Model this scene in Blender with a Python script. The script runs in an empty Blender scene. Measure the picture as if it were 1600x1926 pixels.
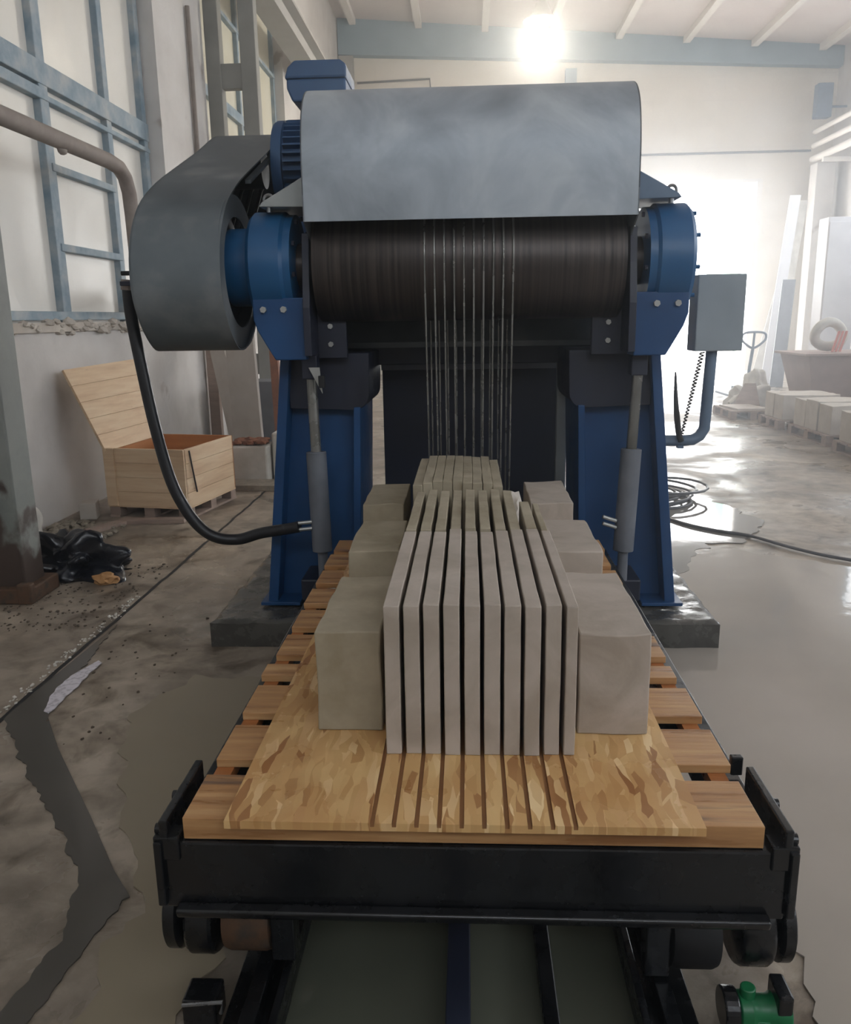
import bpy, bmesh, math, random
from mathutils import Vector, Matrix, noise

# ------------------------------------------------------------------ camera, world, lights
S = bpy.context.scene
C = S.collection
R = math.radians
PI = math.pi
random.seed(7)

FPX = 1560.0
yaw, pit, rol = R(-3.07), R(13.25), R(0.92)
fw = Vector((math.sin(yaw)*math.cos(pit), math.cos(yaw)*math.cos(pit), -math.sin(pit)))
rt = Vector((math.cos(yaw), -math.sin(yaw), 0))
dn = fw.cross(rt)
rt2 = math.cos(rol)*rt + math.sin(rol)*dn
dn2 = -math.sin(rol)*rt + math.cos(rol)*dn
cd = bpy.data.cameras.new('camera'); cam = bpy.data.objects.new('camera', cd); C.objects.link(cam)
cd.sensor_fit = 'HORIZONTAL'; cd.sensor_width = 36; cd.lens = 36*FPX/1600
cd.clip_start = 0.05; cd.clip_end = 300
m = Matrix.Identity(4)
for i in range(3):
    m[i][0] = rt2[i]; m[i][1] = -dn2[i]; m[i][2] = -fw[i]
m[0][3], m[1][3], m[2][3] = 0, 0, 1.70
cam.matrix_world = m
S.camera = cam
S.view_settings.view_transform = 'Standard'
S.view_settings.look = 'None'
S.view_settings.gamma = 1
S.view_settings.use_curve_mapping = False
S.view_settings.exposure = 0.2

W = bpy.data.worlds.new('world'); S.world = W; W.use_nodes = True
bg = W.node_tree.nodes['Background']
bg.inputs[0].default_value = (0.96, 0.98, 1.0, 1); bg.inputs[1].default_value = 15.0

def area(name, loc, rot, sx, sy, portal=False, power=0, col=(1, 1, 1)):
    l = bpy.data.lights.new(name, 'AREA'); l.shape = 'RECTANGLE'; l.size = sx; l.size_y = sy
    l.energy = power; l.color = col
    if portal: l.cycles.is_portal = True
    o = bpy.data.objects.new(name, l); C.objects.link(o); o.location = loc; o.rotation_euler = rot
    return o
area('gate_portal', (5.62, 25.7, 2.65), (R(-90), 0, 0), 5.4, 5.3, True)

HAZE = 0.024

# ------------------------------------------------------------------ helpers
def tag(o, label=None, cat=None, group=None, kind=None):
    if label: o['label'] = label
    if cat: o['category'] = cat
    if group: o['group'] = group
    if kind: o['kind'] = kind
    return o

def thing(name, label, cat, loc=(0, 0, 0), rz=0.0, group=None):
    o = bpy.data.objects.new(name, None); C.objects.link(o)
    o.empty_display_size = 0.1
    o.location = loc; o.rotation_euler = (0, 0, rz)
    return tag(o, label, cat, group)

class MB:
    """collects geometry; w=True means coordinates are world ones"""
    def __init__(s, w=True): s.bm = bmesh.new(); s.w = w
    def poly(s, pts, faces):
        vs = [s.bm.verts.new(p) for p in pts]
        for f in faces: s.bm.faces.new([vs[i] for i in f])
        return s
    def box(s, x0, x1, y0, y1, z0, z1, rz=0, ry=0, rx=0):
        c = Vector(((x0+x1)/2, (y0+y1)/2, (z0+z1)/2)); h = Vector(((x1-x0)/2, (y1-y0)/2, (z1-z0)/2))
        rot = Matrix.Rotation(rz, 3, 'Z') @ Matrix.Rotation(ry, 3, 'Y') @ Matrix.Rotation(rx, 3, 'X')
        p = []
        for dx in (-1, 1):
            for dy in (-1, 1):
                for dz in (-1, 1): p.append(c + rot @ Vector((h.x*dx, h.y*dy, h.z*dz)))
        return s.poly(p, [(0, 1, 3, 2), (4, 6, 7, 5), (0, 4, 5, 1), (2, 3, 7, 6), (0, 2, 6, 4), (1, 5, 7, 3)])
    def hexa(s, b, t):
        return s.poly(list(b)+list(t), [(3, 2, 1, 0), (4, 5, 6, 7), (0, 1, 5, 4), (1, 2, 6, 5), (2, 3, 7, 6), (3, 0, 4, 7)])
    def prism(s, prof, axis, a, b):
        """prof: 2D points; axis x -> (y,z); y -> (x,z); z -> (x,y)"""
        def P(q, t):
            return {'x': (t, q[0], q[1]), 'y': (q[0], t, q[1]), 'z': (q[0], q[1], t)}[axis]
        n = len(prof)
        va = [s.bm.verts.new(P(q, a)) for q in prof]; vb = [s.bm.verts.new(P(q, b)) for q in prof]
        s.bm.faces.new(va); s.bm.faces.new(vb[::-1])
        for i in range(n): s.bm.faces.new((va[i], vb[i], vb[(i+1) % n], va[(i+1) % n]))
        return s
    def cyl(s, p0, p1, r, r2=None, n=32, cap=True):
        r2 = r if r2 is None else r2
        p0 = Vector(p0); p1 = Vector(p1); d = (p1-p0).normalized()
        a = d.orthogonal().normalized(); b = d.cross(a)
        A = []; B = []
        for i in range(n):
            t = 2*PI*i/n; o = a*math.cos(t)+b*math.sin(t)
            A.append(s.bm.verts.new(p0+o*r)); B.append(s.bm.verts.new(p1+o*r2))
        for i in range(n): s.bm.faces.new((A[i], A[(i+1) % n], B[(i+1) % n], B[i]))
        if cap: s.bm.faces.new(A[::-1]); s.bm.faces.new(B)
        return s
    def ring(s, p0, p1, r, ri, n=40):
        p0 = Vector(p0); p1 = Vector(p1); d = (p1-p0).normalized()
        a = d.orthogonal().normalized(); b = d.cross(a)
        L = [[], [], [], []]
        for i in range(n):
            t = 2*PI*i/n; o = a*math.cos(t)+b*math.sin(t)
            L[0].append(s.bm.verts.new(p0+o*r)); L[1].append(s.bm.verts.new(p1+o*r))
            L[2].append(s.bm.verts.new(p1+o*ri)); L[3].append(s.bm.verts.new(p0+o*ri))
        for k in range(4):
            for i in range(n):
                s.bm.faces.new((L[k][i], L[k][(i+1) % n], L[(k+1) % 4][(i+1) % n], L[(k+1) % 4][i]))
        return s
    def tube(s, pts, r, n=12, closed=False, smooth=0, rad=None):
        P = [Vector(p) for p in pts]
        if smooth: P = catmull(P, smooth, closed)
        N = len(P); rings = []; up = None
        for i in range(N):
            if closed: t = (P[(i+1) % N]-P[i-1]).normalized()
            else: t = (P[min(i+1, N-1)]-P[max(i-1, 0)]).normalized()
            if up is None: up = t.orthogonal().normalized()
            else:
                up = (up - t*up.dot(t))
                up = up.normalized() if up.length > 1e-6 else t.orthogonal().normalized()
            b = t.cross(up)
            rr = r if rad is None else rad(i/(N-1))
            rings.append([s.bm.verts.new(P[i]+(up*math.cos(2*PI*k/n)+b*math.sin(2*PI*k/n))*rr) for k in range(n)])
        for i in range(N if closed else N-1):
            A = rings[i]; B = rings[(i+1) % N]
            for k in range(n): s.bm.faces.new((A[k], A[(k+1) % n], B[(k+1) % n], B[k]))
        if not closed: s.bm.faces.new(rings[0][::-1]); s.bm.faces.new(rings[-1])
        return s
    def lathe(s, prof, c, axis='z', n=32):
        """prof [(r,h)]"""
        c = Vector(c); rings = []
        for (r, h) in prof:
            rg = []
            for k in range(n):
                t = 2*PI*k/n; u, v = r*math.cos(t), r*math.sin(t)
                rg.append(s.bm.verts.new(c + Vector({'z': (u, v, h), 'x': (h, u, v), 'y': (u, h, v)}[axis])))
            rings.append(rg)
        for A, B in zip(rings, rings[1:]):
            for k in range(n): s.bm.faces.new((A[k], A[(k+1) % n], B[(k+1) % n], B[k]))
        s.bm.faces.new(rings[0][::-1]); s.bm.faces.new(rings[-1])
        return s
    def blob(s, c, rx, ry, rz, amp=0.2, fr=3.0, sub=3, seed=0, flat=None):
        b = bmesh.new(); bmesh.ops.create_icosphere(b, subdivisions=sub, radius=1)
        mp = {}
        for v in b.verts:
            d = v.co.normalized(); k = 1+amp*noise.noise(d*fr+Vector((seed, seed*.7, 0)))
            p = Vector((c[0]+d.x*rx*k, c[1]+d.y*ry*k, c[2]+d.z*rz*k))
            if flat is not None and p.z < flat: p.z = flat
            mp[v.index] = s.bm.verts.new(p)
        for f in b.faces: s.bm.faces.new([mp[v.index] for v in f.verts])
        b.free(); return s
    def build(s, name, mat, parent=None, bevel=0.0, smooth=False, seg=2, ang=35):
        bmesh.ops.recalc_face_normals(s.bm, faces=s.bm.faces)
        me = bpy.data.meshes.new(name)
        o = bpy.data.objects.new(name, me); C.objects.link(o)
        if parent is not None:
            if s.w:
                q = Vector((0, 0, 0)); a = parent
                while a is not None: q += a.location; a = a.parent
                for v in s.bm.verts: v.co -= q
            o.parent = parent
        else:
            xs = [v.co.x for v in s.bm.verts]; ys = [v.co.y for v in s.bm.verts]; zs = [v.co.z for v in s.bm.verts]
            q = Vector(((min(xs)+max(xs))/2, (min(ys)+max(ys))/2, min(zs)))
            for v in s.bm.verts: v.co -= q
            o.location = q
        s.bm.to_mesh(me); s.bm.free()
        me.materials.append(mat)
        if smooth:
            for p in me.polygons: p.use_smooth = True
            try: me.set_sharp_from_angle(angle=R(ang))
            except Exception: pass
        if bevel:
            b = o.modifiers.new('bevel', 'BEVEL'); b.width = bevel; b.segments = seg; b.limit_method = 'ANGLE'; b.angle_limit = R(40)
        return o

def catmull(P, k, closed=False):
    out = []; N = len(P)
    rngN = N if closed else N-1
    for i in range(rngN):
        if closed: a, b, c, d = P[i-1], P[i], P[(i+1) % N], P[(i+2) % N]
        else: a, b, c, d = P[max(i-1, 0)], P[i], P[i+1], P[min(i+2, N-1)]
        for j in range(k):
            t = j/k
            out.append(0.5*((2*b)+(-a+c)*t+(2*a-5*b+4*c-d)*t*t+(-a+3*b-3*c+d)*t**3))
    if not closed: out.append(P[-1].copy())
    return out

def copy_tree(o, parent=None):
    c = o.copy(); C.objects.link(c); c.parent = parent
    for ch in [x for x in bpy.data.objects if x.parent == o]: copy_tree(ch, c)
    return c

# ------------------------------------------------------------------ materials
def lin(r, g, b):
    f = lambda v: (v/255/12.92) if v/255 <= .04045 else ((v/255+.055)/1.055)**2.4
    return (f(r), f(g), f(b), 1)

def mat(name, cols, rough=(0.6, 0.6), metal=0.0, scale=4.0, detail=6, bump=0.0, bscale=30.0, stretch=(1, 1, 1),
        stops=None, spots=None, emit=None, spec=0.5, coat=0.0, world=False, distort=0.0):
    mt = bpy.data.materials.new(name); mt.use_nodes = True
    nt = mt.node_tree; N = nt.nodes; L = nt.links
    b = N['Principled BSDF']
    b.inputs['Metallic'].default_value = metal
    b.inputs['Specular IOR Level'].default_value = spec
    b.inputs['Coat Weight'].default_value = coat
    b.inputs['Coat Roughness'].default_value = 0.15
    if world:
        g = N.new('ShaderNodeNewGeometry'); src = g.outputs['Position']
    else:
        tc = N.new('ShaderNodeTexCoord'); src = tc.outputs['Object']
    mp = N.new('ShaderNodeMapping'); mp.inputs['Scale'].default_value = stretch
    L.new(src, mp.inputs['Vector'])
    nz = N.new('ShaderNodeTexNoise'); nz.inputs['Scale'].default_value = scale; nz.inputs['Detail'].default_value = detail
    nz.inputs['Roughness'].default_value = 0.6; nz.inputs['Distortion'].default_value = distort
    L.new(mp.outputs[0], nz.inputs['Vector'])
    cr = N.new('ShaderNodeValToRGB'); L.new(nz.outputs['Fac'], cr.inputs['Fac'])
    n = len(cols)
    stops = stops or [0.32+0.36*i/max(1, n-1) for i in range(n)]
    while len(cr.color_ramp.elements) < n: cr.color_ramp.elements.new(0.5)
    for i in range(n):
        cr.color_ramp.elements[i].position = stops[i]; cr.color_ramp.elements[i].color = lin(*cols[i])
    if n == 1: cr.color_ramp.elements[1].color = lin(*cols[0])
    colout = cr.outputs['Color']
    if spots:
        sc, sz, scol = spots
        n2 = N.new('ShaderNodeTexNoise'); n2.inputs['Scale'].default_value = sc; n2.inputs['Detail'].default_value = 4
        L.new(mp.outputs[0], n2.inputs['Vector'])
        r2 = N.new('ShaderNodeValToRGB'); r2.color_ramp.elements[0].position = sz; r2.color_ramp.elements[1].position = min(1, sz+0.06)
        L.new(n2.outputs['Fac'], r2.inputs['Fac'])
        mx = N.new('ShaderNodeMix'); mx.data_type = 'RGBA'
        L.new(r2.outputs['Color'], mx.inputs['Factor']); L.new(colout, mx.inputs[6]); mx.inputs[7].default_value = lin(*scol)
        colout = mx.outputs[2]
    L.new(colout, b.inputs['Base Color'])
    mr = N.new('ShaderNodeMapRange'); mr.inputs['To Min'].default_value = rough[0]; mr.inputs['To Max'].default_value = rough[1]
    mr.inputs['From Min'].default_value = .35; mr.inputs['From Max'].default_value = .65
    L.new(nz.outputs['Fac'], mr.inputs['Value']); L.new(mr.outputs[0], b.inputs['Roughness'])
    if bump:
        n3 = N.new('ShaderNodeTexNoise'); n3.inputs['Scale'].default_value = bscale; n3.inputs['Detail'].default_value = 6
        L.new(mp.outputs[0], n3.inputs['Vector'])
        bp = N.new('ShaderNodeBump'); bp.inputs['Strength'].default_value = bump; bp.inputs['Distance'].default_value = 0.01
        L.new(n3.outputs['Fac'], bp.inputs['Height']); L.new(bp.outputs[0], b.inputs['Normal'])
    if emit:
        b.inputs['Emission Color'].default_value = lin(*emit[0]); b.inputs['Emission Strength'].default_value = emit[1]
    return mt

M = {}
M['plaster'] = mat('plaster', [(196, 192, 188), (212, 208, 204), (222, 219, 216)], (0.85, 0.95), scale=1.3, bump=.25, bscale=12, spots=(1.7, .68, (170, 160, 152)), world=True)
M['plaster_far'] = mat('plaster_far', [(228, 220, 206), (237, 230, 218), (242, 237, 229)], (0.9, 0.95), scale=.5, bump=.2, bscale=6, world=True)
M['ceil'] = mat('ceiling_board', [(215, 205, 203), (228, 221, 218)], (0.9, 0.95), scale=.6, world=True, spots=(.5, .69, (185, 172, 168)))
M['purlin'] = mat('purlin_paint', [(225, 220, 214), (238, 234, 228)], (0.8, 0.9))
M['beam'] = mat('grey_blue_paint', [(134, 156, 168), (148, 168, 180)], (0.6, 0.75), scale=2)
M['colpaint'] = mat('old_grey_paint', [(128, 128, 122), (150, 150, 144)], (0.6, 0.75), scale=3, bump=.1)
M['colpaint2'] = mat('crane_paint', [(158, 156, 152), (176, 174, 170)], (0.6, 0.75), scale=3)
M['frame'] = mat('window_frame_paint', [(104, 130, 148), (146, 162, 172), (182, 186, 186)], (0.6, 0.8), scale=5, detail=9, bump=.1)
M['pane'] = mat('frosted_pane', [(196, 192, 184), (212, 209, 202)], (0.35, 0.5), scale=1.5, emit=((214, 210, 204), 0.10))
M['pane_far'] = mat('yellow_pane', [(196, 190, 168), (206, 202, 186)], (0.35, 0.5), scale=1.5, emit=((214, 208, 186), 0.08))
M['pane_unseen'] = mat('unseen_glow_pane', [(240, 240, 240)], (0.4, 0.4), emit=((240, 247, 255), 5.0))  # glowing pane for the windows out of view that fill the hall
M['stone'] = mat('sandstone', [(146, 134, 110), (160, 149, 127), (174, 163, 141)], (0.8, 0.9), scale=7, bump=.15, bscale=60, world=True)
M['stone_cut'] = mat('sawn_sandstone', [(160, 148, 134), (173, 161, 148), (185, 173, 161)], (0.75, 0.85), scale=5, bump=.06, bscale=90, world=True, distort=1.0)
M['stone_low'] = mat('pale_stone', [(184, 175, 164), (204, 196, 186)], (0.85, 0.95), scale=5, world=True, bump=.2)
M['hood'] = mat('galvanised_hood', [(136, 144, 150), (162, 170, 177), (188, 195, 199)], (0.42, 0.6), metal=.35, scale=2.2, detail=7, bump=.04, bscale=8, spots=(9, .76, (176, 178, 178)), distort=.6)
M['guardm'] = mat('grey_guard_sheet', [(94, 101, 106), (108, 115, 119), (140, 143, 144)], (0.45, 0.65), metal=.3, scale=2.6, detail=8, bump=.04, bscale=10, spots=(6, .74, (148, 148, 146)))
M['blue'] = mat('machine_blue', [(16, 60, 104), (22, 72, 120)], (0.35, 0.55), scale=3, bump=.03, spots=(14, .78, (62, 92, 120)))
M['bluel'] = mat('bearing_blue', [(24, 78, 122), (32, 92, 138)], (0.3, 0.5), scale=3, bump=.03)
M['navy'] = mat('dark_navy_paint', [(22, 26, 40), (32, 38, 56)], (0.4, 0.6), scale=4, bump=.04)
M['black'] = mat('black_wet_steel', [(10, 11, 13), (21, 23, 26)], (0.14, 0.4), scale=8, bump=.1, bscale=25, spots=(30, .72, (58, 62, 66)), coat=.15)
M['blackm'] = mat('black_matte', [(13, 13, 15), (24, 24, 26)], (0.5, 0.8), scale=8)
M['rubber'] = mat('black_rubber_hose', [(16, 17, 20), (30, 31, 34)], (0.3, 0.5), scale=20, spots=(18, .70, (96, 94, 92)))
M['motor'] = mat('motor_blue', [(40, 70, 108), (58, 90, 126)], (0.45, 0.6), scale=4)
M['steel'] = mat('bare_steel', [(120, 122, 124), (158, 160, 162)], (0.25, 0.4), metal=.9, scale=10)
M['rod'] = mat('cylinder_rod', [(118, 118, 114), (150, 150, 146)], (0.2, 0.35), metal=.7, scale=6)
M['cylgrey'] = mat('grey_cylinder_paint', [(92, 96, 104), (112, 116, 124)], (0.4, 0.55), scale=8, bump=.05)
M['bolt'] = mat('zinc_bolt', [(170, 172, 168), (190, 192, 190)], (0.3, 0.4), metal=.6)
M['wing'] = mat('pale_cover', [(150, 155, 154), (168, 172, 170)], (0.4, 0.5), scale=4, metal=.2)
M['rust'] = mat('rusty_roller', [(62, 44, 32), (92, 66, 46), (60, 56, 50)], (0.5, 0.8), scale=12, bump=.2)
M['pallet'] = mat('wet_pallet_wood', [(142, 98, 60), (178, 134, 88), (200, 162, 116)], (0.22, 0.6), scale=5, detail=8, stretch=(.35, 4, 4), bump=.12, bscale=14, spots=(3.2, .66, (110, 84, 66)))
M['palletend'] = mat('orange_wood_edge', [(146, 88, 46), (174, 112, 64)], (0.25, 0.5), scale=5, stretch=(.4, 4, 5), bump=.1)
M['pine'] = mat('pine_boards', [(208, 172, 134), (224, 194, 158), (234, 210, 178)], (0.6, 0.75), scale=3.5, detail=8, stretch=(.5, .5, 5), bump=.06, spots=(4.5, .74, (150, 108, 70)))
M['pined'] = mat('pine_inside', [(176, 112, 60), (196, 134, 80)], (0.6, 0.75), scale=3.5, stretch=(.5, .5, 5))
M['whiteboard'] = mat('dusty_white_board', [(178, 168, 158), (198, 190, 182)], (0.8, 0.9), scale=3)
M['bagw'] = mat('white_bag', [(186, 182, 172), (214, 210, 202)], (0.6, 0.75), scale=5, bump=.3, bscale=14)
M['bagb'] = mat('black_bag', [(12, 14, 20), (24, 28, 38)], (0.15, 0.35), scale=5, bump=.6, bscale=9)
M['cloth_brown'] = mat('brown_scrap', [(110, 66, 46), (150, 96, 66)], (0.8, 0.9), scale=12, bump=.4)
M['cartr'] = mat('kraft_card', [(178, 132, 84), (196, 150, 100)], (0.7, 0.8))
M['rubble'] = mat('rubble', [(120, 112, 98), (164, 154, 138)], (0.85, 0.95), scale=14, bump=.4)
M['dirt'] = mat('dirt', [(74, 64, 54), (108, 96, 82)], (0.85, 0.95), scale=14)
M['crumb'] = mat('white_crumbs', [(190, 186, 176), (225, 222, 214)], (0.6, 0.8), scale=14)
M['plinth'] = mat('wet_concrete_block', [(62, 60, 56), (92, 90, 85)], (0.10, 0.45), scale=7, bump=.9, bscale=9, world=True)
M['pipe'] = mat('dusty_pipe', [(128, 116, 108), (152, 142, 134)], (0.7, 0.8), scale=9, bump=.1)
M['boxgrey'] = mat('control_box_grey', [(136, 146, 152), (150, 160, 166)], (0.45, 0.55), scale=4)
M['armgrey'] = mat('arm_blue_grey', [(80, 100, 122), (100, 120, 142)], (0.45, 0.55), scale=4)
M['green'] = mat('green_plastic', [(14, 92, 54), (24, 116, 70)], (0.3, 0.5), scale=6, spots=(16, .7, (120, 160, 130)))
M['net'] = mat('green_tarpaulin', [(170, 225, 210), (195, 238, 226)], (0.6, 0.7))
M['tub'] = mat('brown_grey_tub', [(140, 118, 108), (160, 138, 128)], (0.6, 0.75), scale=3)
M['cable'] = mat('grey_cable', [(84, 84, 88), (108, 108, 112)], (0.35, 0.5), scale=10)
M['palletd'] = mat('dusty_pallet_wood', [(140, 120, 108), (172, 152, 138)], (0.8, 0.9), scale=6, stretch=(.5, 3, 3))
M['orange'] = mat('red_stripe', [(196, 110, 92)], (0.6, 0.6))
M['cabinet'] = mat('white_cabinet', [(214, 214, 218), (228, 228, 232)], (0.5, 0.6), scale=2)
M['lamp'] = mat('lamp_glow', [(255, 240, 210)], (0.5, 0.5), emit=((255, 236, 200), 30.0))
M['lampshade'] = mat('lamp_shade', [(190, 188, 180)], (0.4, 0.5), metal=.5)

# far wall: faint block courses
def far_wall_mat():
    mt = M['plaster_far']; nt = mt.node_tree; N = nt.nodes; L = nt.links
    b = N['Principled BSDF']; src = b.inputs['Base Color'].links[0].from_socket
    g = N.new('ShaderNodeNewGeometry'); sp = N.new('ShaderNodeSeparateXYZ'); cb = N.new('ShaderNodeCombineXYZ')
    L.new(g.outputs['Position'], sp.inputs[0]); L.new(sp.outputs[0], cb.inputs[0]); L.new(sp.outputs[2], cb.inputs[1])
    br = N.new('ShaderNodeTexBrick'); br.inputs['Scale'].default_value = 1.0
    br.inputs['Color1'].default_value = (1, 1, 1, 1); br.inputs['Color2'].default_value = (.97, .97, .97, 1); br.inputs['Mortar'].default_value = (.93, .925, .92, 1)
    br.inputs['Brick Width'].default_value = 1.3; br.inputs['Row Height'].default_value = .62; br.inputs['Mortar Size'].default_value = .018
    L.new(cb.outputs[0], br.inputs['Vector'])
    mx = N.new('ShaderNodeMix'); mx.data_type = 'RGBA'; mx.blend_type = 'MULTIPLY'; mx.inputs['Factor'].default_value = .8
    L.new(src, mx.inputs[6]); L.new(br.outputs['Color'], mx.inputs[7]); L.new(mx.outputs[2], b.inputs['Base Color'])
far_wall_mat()

def osb_mat():
    mt = bpy.data.materials.new('osb_flakes'); mt.use_nodes = True
    nt = mt.node_tree; N = nt.nodes; L = nt.links; b = N['Principled BSDF']
    tc = N.new('ShaderNodeTexCoord'); prev = None
    for k, (ang, sx, sy, sc) in enumerate(((25, 1, .2, 50), (-50, 1, .18, 42), (75, 1, .22, 56))):
        nz = N.new('ShaderNodeTexNoise'); nz.inputs['Scale'].default_value = 9; nz.inputs['Detail'].default_value = 2
        L.new(tc.outputs['Object'], nz.inputs['Vector'])
        ad = N.new('ShaderNodeMixRGB'); ad.blend_type = 'ADD'; ad.inputs[0].default_value = .03
        L.new(tc.outputs['Object'], ad.inputs[1]); L.new(nz.outputs['Color'], ad.inputs[2])
        mp = N.new('ShaderNodeMapping'); mp.inputs['Rotation'].default_value = (0, 0, R(ang)); mp.inputs['Scale'].default_value = (sx, sy, 1)
        mp.inputs['Location'].default_value = (k*3.1, k, 0)
        L.new(ad.outputs[0], mp.inputs['Vector'])
        v = N.new('ShaderNodeTexVoronoi'); v.voronoi_dimensions = '2D'; v.inputs['Scale'].default_value = sc
        L.new(mp.outputs[0], v.inputs['Vector'])
        sp = N.new('ShaderNodeSeparateColor'); L.new(v.outputs['Color'], sp.inputs[0])
        cr = N.new('ShaderNodeValToRGB'); cr.color_ramp.elements[0].color = lin(160, 112, 68); cr.color_ramp.elements[1].color = lin(238, 208, 158)
        for p, c in ((.12, (196, 154, 100)), (.5, (218, 182, 126)), (.8, (204, 162, 108))):
            e = cr.color_ramp.elements.new(p); e.color = lin(*c)
        L.new(sp.outputs[0], cr.inputs['Fac'])
        if prev is None: prev = cr.outputs['Color']
        else:
            th = N.new('ShaderNodeMath'); th.operation = 'GREATER_THAN'; th.inputs[1].default_value = .58
            L.new(sp.outputs[1], th.inputs[0])
            mx = N.new('ShaderNodeMix'); mx.data_type = 'RGBA'
            L.new(th.outputs[0], mx.inputs['Factor']); L.new(prev, mx.inputs[6]); L.new(cr.outputs['Color'], mx.inputs[7]); prev = mx.outputs[2]
    n4 = N.new('ShaderNodeTexNoise'); n4.inputs['Scale'].default_value = 3.5; n4.inputs['Detail'].default_value = 6
    L.new(tc.outputs['Object'], n4.inputs['Vector'])
    r4 = N.new('ShaderNodeValToRGB'); r4.color_ramp.elements[0].position = .35; r4.color_ramp.elements[0].color = (.84, .74, .66, 1)
    r4.color_ramp.elements[1].position = .6; r4.color_ramp.elements[1].color = (1, 1, 1, 1)
    L.new(n4.outputs['Fac'], r4.inputs['Fac'])
    mu = N.new('ShaderNodeMix'); mu.data_type = 'RGBA'; mu.blend_type = 'MULTIPLY'; mu.inputs['Factor'].default_value = 1
    L.new(prev, mu.inputs[6]); L.new(r4.outputs['Color'], mu.inputs[7]); L.new(mu.outputs[2], b.inputs['Base Color'])
    mr = N.new('ShaderNodeMapRange'); mr.inputs['From Min'].default_value = .4; mr.inputs['From Max'].default_value = .6
    mr.inputs['To Min'].default_value = .18; mr.inputs['To Max'].default_value = .55
    L.new(n4.outputs['Fac'], mr.inputs['Value']); L.new(mr.outputs[0], b.inputs['Roughness'])
    return mt
M['osb'] = osb_mat()
M['groove'] = mat('wet_saw_groove', [(146, 104, 66), (166, 122, 80)], (0.4, 0.6), scale=9)

def drum_mat():
    mt = bpy.data.materials.new('grooved_drum'); mt.use_nodes = True
    nt = mt.node_tree; N = nt.nodes; L = nt.links; b = N['Principled BSDF']
    tc = N.new('ShaderNodeTexCoord'); mp = N.new('ShaderNodeMapping'); mp.inputs['Scale'].default_value = (60, .4, .4)
    L.new(tc.outputs['Object'], mp.inputs['Vector'])
    nz = N.new('ShaderNodeTexNoise'); nz.inputs['Scale'].default_value = 1; nz.inputs['Detail'].default_value = 3
    L.new(mp.outputs[0], nz.inputs['Vector'])
    cr = N.new('ShaderNodeValToRGB'); cr.color_ramp.elements[0].position = .35; cr.color_ramp.elements[0].color = lin(50, 46, 45)
    cr.color_ramp.elements[1].position = .65; cr.color_ramp.elements[1].color = lin(78, 70, 66)
    L.new(nz.outputs['Fac'], cr.inputs['Fac']); L.new(cr.outputs['Color'], b.inputs['Base Color'])
    b.inputs['Metallic'].default_value = .55; b.inputs['Roughness'].default_value = .38
    bp = N.new('ShaderNodeBump'); bp.inputs['Strength'].default_value = .2; bp.inputs['Distance'].default_value = .002
    L.new(nz.outputs['Fac'], bp.inputs['Height']); L.new(bp.outputs[0], b.inputs['Normal'])
    return mt
M['drum'] = drum_mat()

def floor_mat():
    mt = bpy.data.materials.new('concrete_floor'); mt.use_nodes = True
    nt = mt.node_tree; N = nt.nodes; L = nt.links; b = N['Principled BSDF']
    g = N.new('ShaderNodeNewGeometry'); P = g.outputs['Position']
    def nz(sc, det=8, dist=0.0):
        n = N.new('ShaderNodeTexNoise'); n.inputs['Scale'].default_value = sc; n.inputs['Detail'].default_value = det
        n.inputs['Distortion'].default_value = dist; n.inputs['Roughness'].default_value = .6
        L.new(P, n.inputs['Vector']); return n.outputs['Fac']
    def ramp(f, a, ca, bb, cb):
        r = N.new('ShaderNodeValToRGB'); r.color_ramp.elements[0].position = a; r.color_ramp.elements[0].color = ca
        r.color_ramp.elements[1].position = bb; r.color_ramp.elements[1].color = cb; L.new(f, r.inputs['Fac']); return r.outputs['Color']
    base = ramp(nz(1.1, 9, .8), .35, lin(126, 115, 102), .65, lin(182, 169, 152))
    fine = ramp(nz(7, 9, .4), .33, (.62, .60, .58, 1), .60, (1, 1, 1, 1))
    dirt = ramp(nz(2.2, 9, 1.2), .33, (.42, .38, .34, 1), .46, (1, 1, 1, 1))
    def mul(a, c):
        mx = N.new('ShaderNodeMix'); mx.data_type = 'RGBA'; mx.blend_type = 'MULTIPLY'; mx.inputs['Factor'].default_value = 1
        L.new(a, mx.inputs[6]); L.new(c, mx.inputs[7]); return mx.outputs[2]
    L.new(mul(mul(base, fine), dirt), b.inputs['Base Color'])
    # wet to the right of the machine, dry by the walls
    sp = N.new('ShaderNodeSeparateXYZ'); L.new(P, sp.inputs[0])
    mr = N.new('ShaderNodeMapRange'); mr.inputs['From Min'].default_value = .42; mr.inputs['From Max'].default_value = .58
    mr.inputs['To Min'].default_value = .22; mr.inputs['To Max'].default_value = .62
    L.new(nz(.9, 6, .5), mr.inputs['Value']); L.new(mr.outputs[0], b.inputs['Roughness'])
    bp = N.new('ShaderNodeBump'); bp.inputs['Strength'].default_value = .35; bp.inputs['Distance'].default_value = .01
    L.new(nz(9, 8), bp.inputs['Height']); L.new(bp.outputs[0], b.inputs['Normal'])
    return mt
M['floor'] = floor_mat()

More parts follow.
